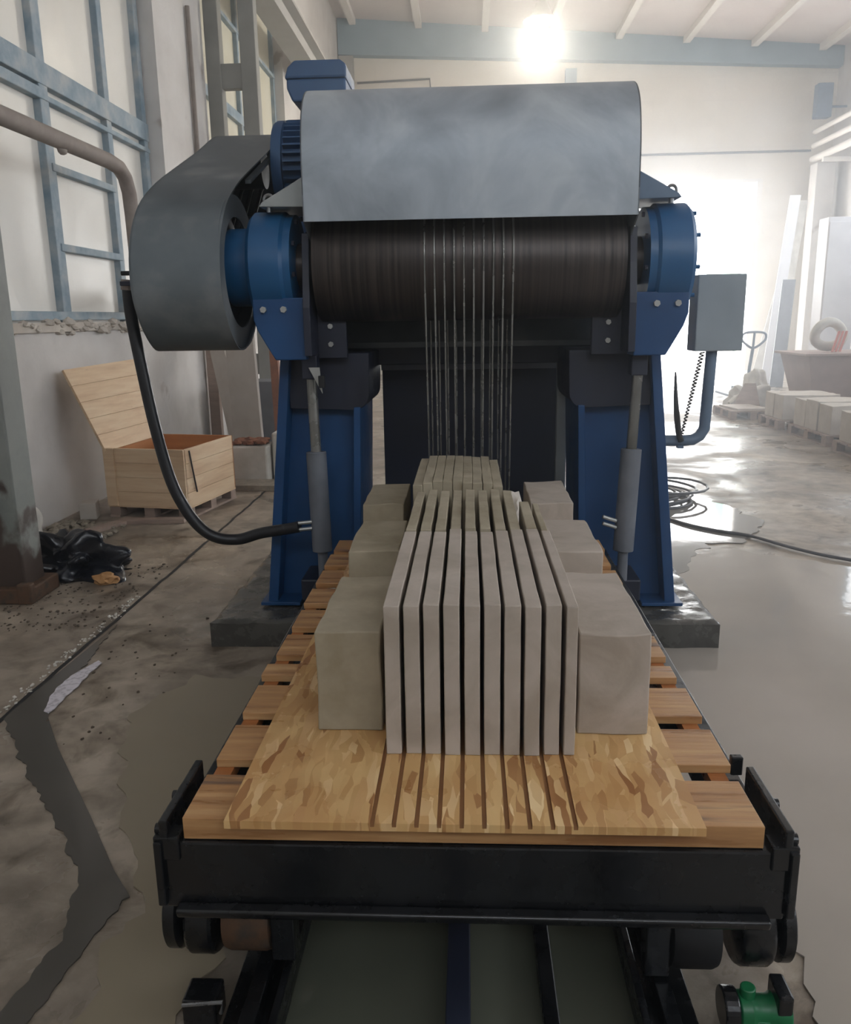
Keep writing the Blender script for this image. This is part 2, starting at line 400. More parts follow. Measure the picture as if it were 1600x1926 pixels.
def water_mat(name, col, rough, ripple, rscale, alpha=1.0):
    mt = bpy.data.materials.new(name); mt.use_nodes = True
    nt = mt.node_tree; N = nt.nodes; L = nt.links; b = N['Principled BSDF']
    g = N.new('ShaderNodeNewGeometry')
    n0 = N.new('ShaderNodeTexNoise'); n0.inputs['Scale'].default_value = 1.0; n0.inputs['Detail'].default_value = 4
    L.new(g.outputs['Position'], n0.inputs['Vector'])
    cr = N.new('ShaderNodeValToRGB'); cr.color_ramp.elements[0].position = .35; cr.color_ramp.elements[1].position = .65
    cr.color_ramp.elements[0].color = lin(*col); cr.color_ramp.elements[1].color = lin(*[min(255, c+12) for c in col])
    L.new(n0.outputs['Fac'], cr.inputs['Fac']); L.new(cr.outputs['Color'], b.inputs['Base Color'])
    b.inputs['Roughness'].default_value = rough; b.inputs['IOR'].default_value = 1.33
    b.inputs['Coat Weight'].default_value = 0.0
    if ripple:
        n = N.new('ShaderNodeTexNoise'); n.inputs['Scale'].default_value = rscale; n.inputs['Detail'].default_value = 3
        L.new(g.outputs['Position'], n.inputs['Vector'])
        bp = N.new('ShaderNodeBump'); bp.inputs['Strength'].default_value = ripple; bp.inputs['Distance'].default_value = .01
        L.new(n.outputs['Fac'], bp.inputs['Height']); L.new(bp.outputs[0], b.inputs['Normal'])
    return mt
M['slurry'] = water_mat('milky_slurry', (160, 151, 140), .06, .10, 9)
M['slurryl'] = water_mat('tan_slurry', (132, 121, 102), .3, .05, 5)
M['puddle'] = water_mat('grey_puddle', (80, 76, 70), .12, .06, 8)
M['mirror'] = water_mat('clear_water', (120, 116, 110), .05, .02, 10)
M['painted_glare'] = mat('pale_painted_glare', [(196, 192, 200), (226, 222, 230)], (0.2, 0.4), scale=30, bump=.3, bscale=60)  # reflected light put into a pale colour
M['pit'] = water_mat('greenish_water', (84, 86, 74), .05, .03, 6)

# ------------------------------------------------------------------ structure
XL, XR, YB, YF = -3.6, 10.2, -6.0, 25.5
def ceil_z(x): return 9.75 - (x+3.6)*(9.75-8.65)/13.8
def struct(mb, name, mt, **k):
    o = mb.build(name, mt, None, **k); o['kind'] = 'structure'; return o
struct(MB().box(XL-.4, XR+.4, YB-.3, YF+.3, -.3, 0), 'floor', M['floor'])
struct(MB().box(-12, 24, YF+.3, YF+22, -.3, -.02), 'floor_outside', M['plaster'])
struct(MB().hexa([(XL-.5, YB, ceil_z(XL-.5)), (XR+.5, YB, ceil_z(XR+.5)), (XR+.5, YF+.3, ceil_z(XR+.5)), (XL-.5, YF+.3, ceil_z(XL-.5))],
                 [(XL-.5, YB, 10.2), (XR+.5, YB, 9.1), (XR+.5, YF+.3, 9.1), (XL-.5, YF+.3, 10.2)]), 'ceiling', M['ceil'])
# left wall with two window openings
W1 = (3.2, 10.4, 1.70, 6.2); W2 = (12.3, 17.6, 1.70, 7.6); W0 = (-4.5, 0.8, 1.70, 6.2)
wl = MB()
ys = [YB, W0[0], W0[1], W1[0], W1[1], W2[0], W2[1], YF+.3]
T0, T1 = XL-.35, XL
for i in (0, 2, 4, 6): wl.box(T0, T1, ys[i], ys[i+1], 0, 10.1)
for w in (W0, W1, W2):
    wl.box(T0, T1, w[0], w[1], 0, w[2]); wl.box(T0, T1, w[0], w[1], w[3], 10.1)
struct(wl, 'wall_left', M['plaster'])
# right wall with unseen high windows; their panes glow as side light
wr = MB(); WR = [(-4, 3), (5, 12), (14.0, 22.3)]
prev = YB
for a, b in WR:
    wr.box(XR, XR+.3, prev, a, 0, 9.2); wr.box(XR, XR+.3, a, b, 0, 3.4); wr.box(XR, XR+.3, a, b, 6.6, 9.2); prev = b
wr.box(XR, XR+.3, prev, YF+.3, 0, 9.2)
struct(wr, 'wall_right', M['plaster'])
DX0, DX1, DZ = 2.95, 8.33, 5.32
wf = MB(); wf.box(XL, DX0, YF, YF+.3, 0, 10.1); wf.box(DX0, DX1, YF, YF+.3, DZ, 10.1); wf.box(DX1, XR, YF, YF+.3, 0, 10.1)
struct(wf, 'wall_far', M['plaster_far'])
wb = MB(); wb.box(XL, -2.2, YB-.3, YB, 0, 10.1); wb.box(-2.2, 8.8, YB-.3, YB, 0, 5.5); wb.box(-2.2, 8.8, YB-.3, YB, 8.1, 10.1); wb.box(8.8, XR, YB-.3, YB, 0, 10.1)
struct(wb, 'wall_back', M['plaster'])
# broken sill plaster under the window
sl = MB().box(XL-.30, XL+.03, W1[0], W1[1]+.05, 1.62, 1.70)
rr = random.Random(3)
for i in range(150):
    y = rr.uniform(3.3, 10.4); q = rr.uniform(.02, .06)
    sl.blob((XL+rr.uniform(-.02, .05), y, 1.66+rr.uniform(-.06, .05)), q, q*1.4, q*.7, .5, 2, 1, i)
struct(sl, 'trim_1', M['stone_low'])

# windows
def window(n, w, xg, vs, hz, lights, mt, xf):
    """vs: mullion y centres with width; hz: list of (y0,y1,z,width)"""
    r = MB()
    for (y, wd) in vs: r.box(xf-.05, xf+.05, y-wd/2, y+wd/2, w[2], w[3])
    for (a, b, z, wd) in hz: r.box(xf-.045, xf+.06, a, b, z-wd/2, z+wd/2)
    o = r.build('window_%d' % n, M['frame'], None, bevel=.008); o['kind'] = 'structure'
    p = MB().box(xf-.035, xf-.02, w[0], w[1], w[2], w[3]).build('pane', mt, None)
    p.parent = o; p.matrix_parent_inverse = Matrix.Translation(o.location).inverted()
    return o
xf = XL-.22
window(1, W1, 0, [(W1[0]+.05, .1), (4.9, .12), (6.35, .12), (7.88, .16), (9.28, .12), (10.32, .12)],
       [(W1[0], W1[1], 3.86, .20), (W1[0], W1[1], 1.76, .08), (W1[0], 7.88, 3.70, .06), (7.88, 9.28, 3.08, .07), (7.88, 9.28, 2.38, .07), (W1[0], W1[1], 3.66, .05),
        (6.35, 9.28, 5.0, .06), (W1[0], W1[1], 6.15, .1)], None, M['pane'], xf)
window(2, W2, 0, [(W2[0]+.05, .1), (13.6, .1), (14.9, .1), (16.2, .1), (W2[1]-.05, .1)],
       [(W2[0], W2[1], 4.95, .16), (W2[0], W2[1], 1.76, .08), (W2[0], W2[1], 3.2, .06), (W2[0], W2[1], 7.5, .1), (W2[0], W2[1], 6.3, .06)], None, M['pane_far'], xf)
window(3, W0, 0, [(-4.45, .1), (-3.0, .1), (-1.5, .1), (0, .1), (.75, .1)], [(-4.5, .8, 3.86, .2), (-4.5, .8, 6.15, .1)], None, M['pane'], xf)  # unseen window behind the camera, added for light on the machine
for k, (a, b) in enumerate(WR):
    nn = int((b-a)/1.2); r = MB()
    for i in range(nn+1): y = a+(b-a)*i/nn; r.box(XR+.05, XR+.15, y-.04, y+.04, 3.4, 6.6)
    for z in (3.45, 5.0, 6.55): r.box(XR+.05, XR+.15, a, b, z-.05, z+.05)
    o = r.build('window_%d' % (k+4), M['frame'], None); o['kind'] = 'structure'  # unseen right wall windows, their panes glow as side light
    p = MB().box(XR+.18, XR+.2, a, b, 3.4, 6.6).build('pane', M['pane_unseen'], None); p.parent = o
    p.matrix_parent_inverse = Matrix.Translation(o.location).inverted()

r = MB()  # unseen rear window, added to light the hood from above and behind
for i in range(9): x = -2.2+11*i/8; r.box(x-.04, x+.04, YB-.15, YB-.05, 5.5, 8.1)
for z in (5.55, 6.8, 8.05): r.box(-2.2, 8.8, YB-.15, YB-.05, z-.05, z+.05)
o = r.build('window_7', M['frame'], None); o['kind'] = 'structure'  # unseen rear window, added for light from behind
p = MB().box(-2.2, 8.8, YB-.2, YB-.18, 5.5, 8.1).build('pane', M['pane_unseen'], None); p.parent = o
p.matrix_parent_inverse = Matrix.Translation(o.location).inverted()

# ceiling beam, purlins, posts
def slope_beam(y0, y1, top, hl, hr):
    x0, x1 = XL+.02, XR-.02
    return MB().hexa([(x0, y0, ceil_z(x0)-top-hl), (x1, y0, ceil_z(x1)-top-hr), (x1, y1, ceil_z(x1)-top-hr), (x0, y1, ceil_z(x0)-top-hl)],
                     [(x0, y0, ceil_z(x0)-top), (x1, y0, ceil_z(x1)-top), (x1, y1, ceil_z(x1)-top), (x0, y1, ceil_z(x0)-top)])
struct(slope_beam(YF-.3, YF-.01, 0.0, .92, .50), 'trim_2', M['beam'])
for k in range(8):
    x = -3.15+1.82*k
    struct(MB().box(x-.09, x+.09, YB+.05, YF-.32, ceil_z(x)-.16, ceil_z(x)+.02), 'trim_%d' % (3+k), M['purlin'])
struct(MB().box(2.72, 3.02, YF-.28, YF-.02, DZ, 8.3), 'trim_11', M['beam'])
struct(MB().box(XL+.02, XL+.42, YF-.28, YF-.01, 0, 8.8), 'trim_12', M['colpaint2'])
struct(MB().box(9.45, 9.95, YF-1.0, YF-.5, 0, 5.6), 'trim_13', M['plaster'], bevel=.02)
# door 1 frame
df = MB(); df.box(DX1-.12, DX1+.02, YF-.03, YF+.2, 0, DZ); df.box(DX0, DX1, YF-.02, YF+.2, DZ-.05, DZ+.04); df.box(DX0-.02, DX0+.1, YF-.03, YF+.2, 0, DZ)
struct(df, 'door_1', M['purlin'])
# concrete lintel line on far wall
tag(MB().tube([(3.3, YF-.05, 6.06), (9.6, YF-.05, 6.06)], .03, 8).build('conduit', M['cable']), 'thin grey conduit running above the open gate on the far wall', 'conduit')
tag(MB().tube([(-3.1, YF-.05, 8.15), (-1.05, YF-.05, 8.2), (-.98, YF-.05, 7.2)], .03, 8).build('conduit', M['cable']), 'thin bent conduit on the far wall above the round hood', 'conduit')

# floor seam + water
sm = MB(); rr = random.Random(11)
pts = []
y = 1.0
while y < 8.3: pts.append((-2.06+rr.uniform(-.006, .006), y)); y += .12
for i in range(len(pts)-1):
    a, b = pts[i], pts[i+1]
    sm.poly([(a[0]-.012, a[1], .002), (a[0]+.012, a[1], .002), (b[0]+.012, b[1], .002), (b[0]-.012, b[1], .002)], [(0, 1, 2, 3)])
struct(sm, 'trim_14', M['blackm'])

def rag_poly(pts, amp, step, seed, z, smooth=True, hard=()):
    """ragged flat sheet following an outline; hard: outline edges that stay straight"""
    out = []; rn = random.Random(seed)
    P = [Vector((p[0], p[1], 0)) for p in pts]
    n = len(P)
    for i in range(n):
        a, b = P[i], P[(i+1) % n]; L_ = (b-a).length; k = max(1, int(L_/step)); nrm = Vector((-(b-a).y, (b-a).x, 0)).normalized()
        for j in range(k):
            q = a.lerp(b, j/k)
            if i not in hard:
                q = q + nrm*amp*(noise.noise(q*6+Vector((seed, 0, 0)))+.5*noise.noise(q*22))
            out.append((q.x, q.y))
    return out
def sheet(name, pts, z, th, mt):
    m_ = MB(); m_.prism(pts, 'z', z-th, z)
    o = m_.build(name, mt); return o

pud = rag_poly([(-2.02, 4.4), (-2.045, 3.6), (-2.05, 3.25), (-1.93, 3.1), (-1.68, 2.76), (-1.47, 2.54), (-1.28, 2.28), (-1.17, 2.08), (-1.16, 1.9), (-1.20, 1.66), (-1.25, 1.45), (-1.15, 1.45), (-1.10, 1.72), (-1.07, 1.95), (-1.03, 2.13),
                (-1.13, 2.25), (-1.33, 2.53), (-1.68, 3.0), (-1.86, 3.27), (-1.93, 3.5), (-1.97, 3.95)], .03, .02, 2, .004, hard=(0, 1, 14, 15, 16, 17, 18))
tag(sheet('puddle', pud, .006, .005, M['puddle']), 'dark grey bent strip of standing water on the floor left of the cart', 'puddle')
sl2 = rag_poly([(1.0, -1), (.86, 1.6), (.84, 1.75), (.9, 1.95), (.78, 2.1), (.72, 3.2), (.72, 4.3), (.8, 5.8), (1.4, 6.0), (1.9, 5.95), (2.3, 5.7), (3.0, 5.3), (4.2, 4.0), (4.6, 1), (4, -1)], .05, .05, 5, .004, hard=(5, 6, 7))
tag(sheet('slurry_pool', sl2, .006, .005, M['slurry']), 'wide smooth pool of milky slurry covering the floor right of the cart', 'pool')
sl3 = rag_poly([(-.98, 1.3), (-1.0, 2.1), (-1.25, 2.6), (-1.5, 3.3), (-1.35, 3.7), (-.95, 3.7), (-.72, 3.2), (-.70, 1.9), (-.78, 1.3)], .06, .04, 9, .003)
tag(sheet('slurry_pool', sl3, .005, .004, M['slurryl']), 'tan film of slurry drying on the floor along the left side of the cart', 'pool')
fo = rag_poly([(-1.90, 3.88), (-1.935, 3.78), (-1.95, 3.62), (-1.935, 3.45), (-1.90, 3.32), (-1.87, 3.30), (-1.865, 3.38), (-1.88, 3.5), (-1.885, 3.65), (-1.87, 3.85)], .02, .015, 8, .01)  # pale sheet painted as a bright reflection on the puddle edge
tag(sheet('painted_reflection', fo, .010, .004, M['painted_glare']), 'short whitish painted reflection streak along the right edge of the dark puddle on the left', 'painted_glare')
gl = rag_poly([(.62, 9.2), (1.3, 8.9), (1.9, 8.2), (2.15, 7.9), (2.3, 7.4), (2.45, 6.9), (2.3, 6.5), (2.05, 6.15), (1.8, 6.1), (1.62, 5.85), (1.5, 5.5), (1.36, 5.2), (1.31, 5.2), (1.31, 5.75), (.9, 5.75), (.62, 5.75)], .08, .05, 3, .004)
tag(sheet('puddle', gl, .008, .006, M['mirror']), 'clear puddle glaring white with the gate light behind the right column', 'puddle')
tag(sheet('puddle', [(-.46, 1.0), (.42, 1.0), (.42, 3.9), (-.46, 3.9)], .008, .006, M['pit']), 'still greenish water lying between the rails under the cart', 'puddle')

# ------------------------------------------------------------------ the cart
cart = thing('block_cart', 'black steel rail cart with a wet deep front beam, carrying the stone pallet', 'cart', (0, 2.9, 0))
f = MB()
f.box(-.705, .70, 1.635, 1.70, .372, .544)
f.build('front_beam', M['black'], cart, bevel=.006)
f = MB(); f.prism([(1.605, .385), (1.61, .364), (1.635, .352), (1.74, .352), (1.74, .372), (1.634, .378), (1.634, .392)], 'x', -.675, .665)
f.build('beam_flange', M['black'], cart, bevel=.006, smooth=True)
for s in (-1, 1):
    f = MB(); f.box(s*.66-.03, s*.66+.03, 1.70, 4.1, .40, .544); f.build('side_rail', M['black'], cart, bevel=.004)
for y in (2.4, 3.2, 4.0): MB().box(-.63, .63, y, y+.08, .42, .544).build('cross_member', M['black'], cart)
for s in (-1, 1):
    f = MB()
    f.box(s*.695-.010, s*.695+.010, 1.63, 1.90, .50, .60)
    f.box(s*.69-.03, s*.69+.03, 1.628, 1.68, .50, .56)
    f.box(s*.708-.010, s*.708+.010, 1.62, 1.70, .385, .55)
    br = f.build('corner_bracket', M['black'], cart, bevel=.004)
    MB().cyl((s*.70, 1.76, .585), (s*.715, 1.76, .585), .012, n=16).build('bolt', M['black'], br)
    MB().cyl((s*.705, 1.66, .562), (s*.722, 1.66, .562), .013, n=16).build('bolt', M['black'], br)
f = MB(); f.box(.66, .69, 1.93, 1.95, .555, .605); f.build('stop_lug', M['black'], cart, bevel=.003)
def wheel(x0, x1, y, z, r, mt):
    w = x1-x0
    MB().lathe([(r*.7, 0), (r*.95, w*.06), (r, w*.16), (r, w*.84), (r*.95, w*.94), (r*.7, w)], (x0, y, z), 'x', 36).build('wheel', mt, cart, smooth=True)
for yy in (1.86, 3.6):
    wheel(-.775, -.735, yy, .215, .115, M['black']); wheel(-.725, -.645, yy, .20, .115, M['black']); wheel(-.635, -.50, yy, .20, .105, M['rust'])
    wheel(.755, .79, yy, .215, .115, M['black']); wheel(.655, .745, yy, .205, .118, M['black']); wheel(.49, .62, yy, .19, .115, M['blackm'])
    f = MB(); f.cyl((-.78, yy, .205), (.79, yy, .205), .028, n=20); f.build('axle', M['black'], cart)
MB().box(-.50, -.44, 1.76, 1.82, .12, .39).build('wheel_hanger', M['black'], cart, bevel=.004)
MB().box(.43, .49, 1.76, 1.82, .10, .39).build('wheel_hanger', M['black'], cart, bevel=.004)
f = MB(); f.box(-.22, -.08, 1.9, 2.3, .31, .39); f.build('gear_motor', M['blue'], cart, bevel=.01)

# rails, guide, electrical box, green clamp
for s, x0, x1, lab in ((-1, -.60, -.455, 'black channel rail on the floor under the left wheels'), (1, .40, .545, 'black channel rail on the floor under the right wheels')):
    t = MB(); t.box(x0, x1, .3, 4.6, .012, .045); t.box(x0 if s > 0 else x1-.02, x0+.02 if s > 0 else x1, .3, 4.6, .045, .095); t.box((x0+x1)/2-.02, (x0+x1)/2+.02, .3, 4.6, .045, .092)
    tag(t.build('rail', M['black'], None, bevel=.003), lab, 'rail')
t = MB(); t.box(-.06, .0, .3, 4.6, .012, .09); tag(t.build('guide_rail', M['navy'], None, bevel=.004), 'dark blue centre guide bar running between the two black rails', 'guide rail')
t = MB(); t.box(.175, .215, .3, 4.2, .012, .05); tag(t.build('guide_rail', M['black'], None, bevel=.004), 'narrow black bar lying right of the blue centre guide', 'guide rail')
eb = thing('junction_box', 'small black open junction box spattered with slurry beside the left rail', 'junction box', (-.655, 1.70, 0))
MB().box(-.705, -.62, 1.66, 1.74, .0, .085).build('housing', M['black'], eb, bevel=.006)
MB().tube([(-.70, 1.655, .08), (-.60, 1.655, .092), (-.606, 1.655, .06)], .005, 8).build('bracket', M['steel'], eb)
gc = thing('clamp', 'green clamp bolted to a black plate at the end of the right rail', 'clamp', (.69, 1.72, 0))
g = MB(); g.lathe([(.02, 0), (.042, .004), (.045, .03), (.036, .045), (.036, .075), (.045, .09), (.046, .12), (.02, .128)], (.635, 1.70, .07), 'x', 28)
g.box(.645, .705, 1.66, 1.74, .0, .07); g.cyl((.66, 1.70, .09), (.66, 1.70, .135), .018, n=20)
g.build('body', M['green'], gc, smooth=True, bevel=.003)
MB().box(.72, .755, 1.66, 1.74, .0, .14).build('plate', M['black'], gc, bevel=.006)
MB().cyl((.60, 1.70, .075), (.635, 1.70, .075), .048, n=28).build('knob', M['black'], gc, bevel=.004)

# ------------------------------------------------------------------ pallet + OSB
pal = thing('pallet', 'long wet wooden pallet of wide cross boards lying on the black cart', 'pallet', (0, 2.9, .545))
yb = 1.645; k = 0; rr = random.Random(5)
while yb < 4.1:
    w = .185 if k != 3 else .09
    if k == 3: w = .09
    x0 = -.655+rr.uniform(-.006, .006); x1 = .645+rr.uniform(-.012, .006)
    b = MB(); b.box(x0, x1, yb, yb+w, .577 if k else .546, .60); b.build('deck_board', M['pallet'], pal, bevel=.002)
    yb += w+.072; k += 1
for x in (-.628, -.3, 0, .3, .615):
    MB().box(x-.022, x+.022, 1.84, 4.12, .546, .577).build('stringer', M['palletend'], pal)
osb = MB()
gx = [-.2095+.0495*i for i in range(11)]
gx = [-.215, -.1665, -.117, -.0675, -.018, .0315, .081, .1305, .180, .2295]
prof = [(-.545, .6005)]
prof.append((-.545, .620))
for q in gx:
    prof += [(q-.0052, .620), (q-.0045, .611), (q+.0045, .611), (q+.0052, .620)]
prof += [(.508, .620), (.508, .6005)]
osb.prism(prof, 'y', 1.606, 4.06)
oo = osb.build('osb_sheet', M['osb']); oo.data.materials.append(M['groove'])
for p_ in oo.data.polygons:
    if p_.center.z < .0185 and p_.center.z > .0101 and abs(p_.normal.y) < .5 and abs(p_.center.x) < .5: p_.material_index = 1
tag(oo, 'orange flake board sheet with ten saw grooves, lying on the pallet under the stones', 'board')
g = MB()
for q in gx: g.box(q-.0045, q+.0045, 1.6055, 4.0, .6105, .6115)

# ------------------------------------------------------------------ stones
ordn = ['first', 'second', 'third', 'fourth', 'fifth', 'sixth', 'seventh', 'eighth', 'ninth', 'tenth']
def slab(x0, x1, y0, y1, z0, z1, mt, seed, rough=.002, nm='stone_slab', bev=.0025, cell=.06):
    rn = random.Random(seed); bm = bmesh.new()
    nx = 1 if x1-x0 < .06 else max(2, int((x1-x0)/cell)); ny = max(2, int((y1-y0)/cell)); nz = max(2, int((z1-z0)/cell))
    V = {}
    def v(i, j, k_):
        if (i, j, k_) not in V:
            p = Vector((x0+(x1-x0)*i/nx, y0+(y1-y0)*j/ny, z0+(z1-z0)*k_/nz))
            q = p*9+Vector((seed*3.3, 0, 0))
            ox = rough*noise.noise(q)*.4; oy = rough*noise.noise(q+Vector((9, 0, 0))); oz = rough*noise.noise(q+Vector((0, 9, 0)))
            if k_ == 0: oz = 0
            V[(i, j, k_)] = bm.verts.new(p+Vector((ox, oy, oz)))
        return V[(i, j, k_)]
    for i in range(nx):
        for j in range(ny):
            for kk in (0, nz): bm.faces.new((v(i, j, kk), v(i+1, j, kk), v(i+1, j+1, kk), v(i, j+1, kk)))
    for i in range(nx):
        for kk in range(nz):
            for j in (0, ny): bm.faces.new((v(i, j, kk), v(i+1, j, kk), v(i+1, j, kk+1), v(i, j, kk+1)))
    for j in range(ny):
        for kk in range(nz):
            for i in (0, nx): bm.faces.new((v(i, j, kk), v(i, j+1, kk), v(i, j+1, kk+1), v(i, j, kk+1)))
    m_ = MB(); m_.bm.free(); m_.bm = bm
    return m_.build(nm, mt, None, bevel=bev, smooth=True)
rr = random.Random(21); Z0 = .6202
for i in range(10):
    x0 = gx[i]+.0054+rr.uniform(-.0008, .0008); x1 = (gx[i+1]-.0054+rr.uniform(-.0008, .0008)) if i < 9 else .263
    o = slab(x0, x1, 1.903+rr.uniform(-.003, .003), 2.62+rr.uniform(-.02, .03), Z0, 1.018+rr.uniform(-.003, .003), M['stone_cut'], i+1, .003)
    tag(o, '%s upright slab from the left in the front row of sawn pale stone' % ordn[i], 'stone slab', 'sawn slabs in the front row')
for i in range(10):
    sh = .006 if i < 8 else .0
    x0 = gx[i]+.0065-sh*.5+.002; x1 = (gx[i+1]-.0065-sh*.5) if i < 9 else .258
    yb_ = 3.30+rr.uniform(-.02, .02) if i < 8 else 3.08+rr.uniform(-.03, .0)
    o = slab(x0, x1, 2.665+rr.uniform(-.006, .006), yb_, Z0, 1.012+rr.uniform(-.005, .006), M['stone'], i+31, .005)
    tag(o, '%s slab from the left in the middle row of sawn stone' % ordn[i], 'stone slab', 'sawn slabs in the middle row')
for i in range(9):
    x0 = -.232+.0415*i; x1 = x0+.0398
    zt = 1.022+.012*math.sin(i*.42+.1)+rr.uniform(-.004, .004)
    o = slab(x0, x1, 3.37+rr.uniform(-.01, .01), 4.02+rr.uniform(-.02, .03), Z0, zt, M['stone'], i+61, .006)
    tag(o, '%s slab from the left in the back row pushed tight together, nearest the saw' % ordn[i], 'stone slab', 'sawn slabs in the back row')
o = MB().blob((.185, 3.33, .80), .05, .07, .19, .25, 2.5, 3, 4, Z0).build('stone_offcut', M['stone_low'], None, smooth=True, ang=60)
tag(o, 'rounded pale offcut standing right of the back row of slabs', 'stone offcut')
blocks = [(-.405, -.232, 2.025, 2.50, 'left', 'nearest', 'stone'), (-.425, -.245, 2.79, 3.24, 'left', 'middle', 'stone'), (-.465, -.285, 3.53, 3.99, 'left', 'rearmost', 'stone'),
          (.284, .466, 2.012, 2.54, 'right', 'nearest', 'stone_cut'), (.275, .463, 2.78, 3.25, 'right', 'middle', 'stone_cut'), (.27, .455, 3.54, 4.03, 'right', 'rearmost', 'stone_cut')]
for k, (a, b, c, d, sd, ps, mm) in enumerate(blocks):
    o = slab(a, b, c, d, Z0, .902, M[mm], 90+k, .010, 'stone_block', .004, .045)
    tag(o, '%s of the three low uncut blocks along the %s side of the slab rows' % (ps, sd), 'stone block')

# ------------------------------------------------------------------ concrete plinths
for s, lab in ((-1, 'rough wet concrete plinth under the left column of the saw'), (1, 'rough wet concrete plinth under the right column, glinting in the gate light')):
    x0, x1 = (-1.37, -.80) if s < 0 else (.80, 1.29)
    bm = MB(); b = bmesh.new()
    nx, ny = 22, 60
    g = [[None]*(ny+1) for _ in range(nx+1)]
    for i in range(nx+1):
        for j in range(ny+1):
            x = x0+(x1-x0)*i/nx; y = 4.09+(5.7-4.09)*j/ny
            e = min(i, nx-i, j, ny-j)
            z = .145+.010*noise.noise(Vector((x*9, y*9, 0)))+.006*noise.noise(Vector((x*25, y*25, 3)))
            if e == 0: z -= .015; x += .012*noise.noise(Vector((y*7, s, 1))); y += .012*noise.noise(Vector((x*7, s, 2)))
            g[i][j] = bm.bm.verts.new((x, y, z))
    for i in range(nx):
        for j in range(ny): bm.bm.faces.new((g[i][j], g[i+1][j], g[i+1][j+1], g[i][j+1]))
    rim = [g[i][0] for i in range(nx+1)]+[g[nx][j] for j in range(1, ny+1)]+[g[i][ny] for i in range(nx-1, -1, -1)]+[g[0][j] for j in range(ny-1, 0, -1)]
    low = [bm.bm.verts.new((v.co.x, v.co.y, 0)) for v in rim]
    for i in range(len(rim)): bm.bm.faces.new((rim[i], low[i], low[(i+1) % len(rim)], rim[(i+1) % len(rim)]))
    bm.bm.faces.new(low)
    tag(bm.build('concrete_plinth', M['plinth'], None, smooth=True, ang=50), lab, 'plinth')

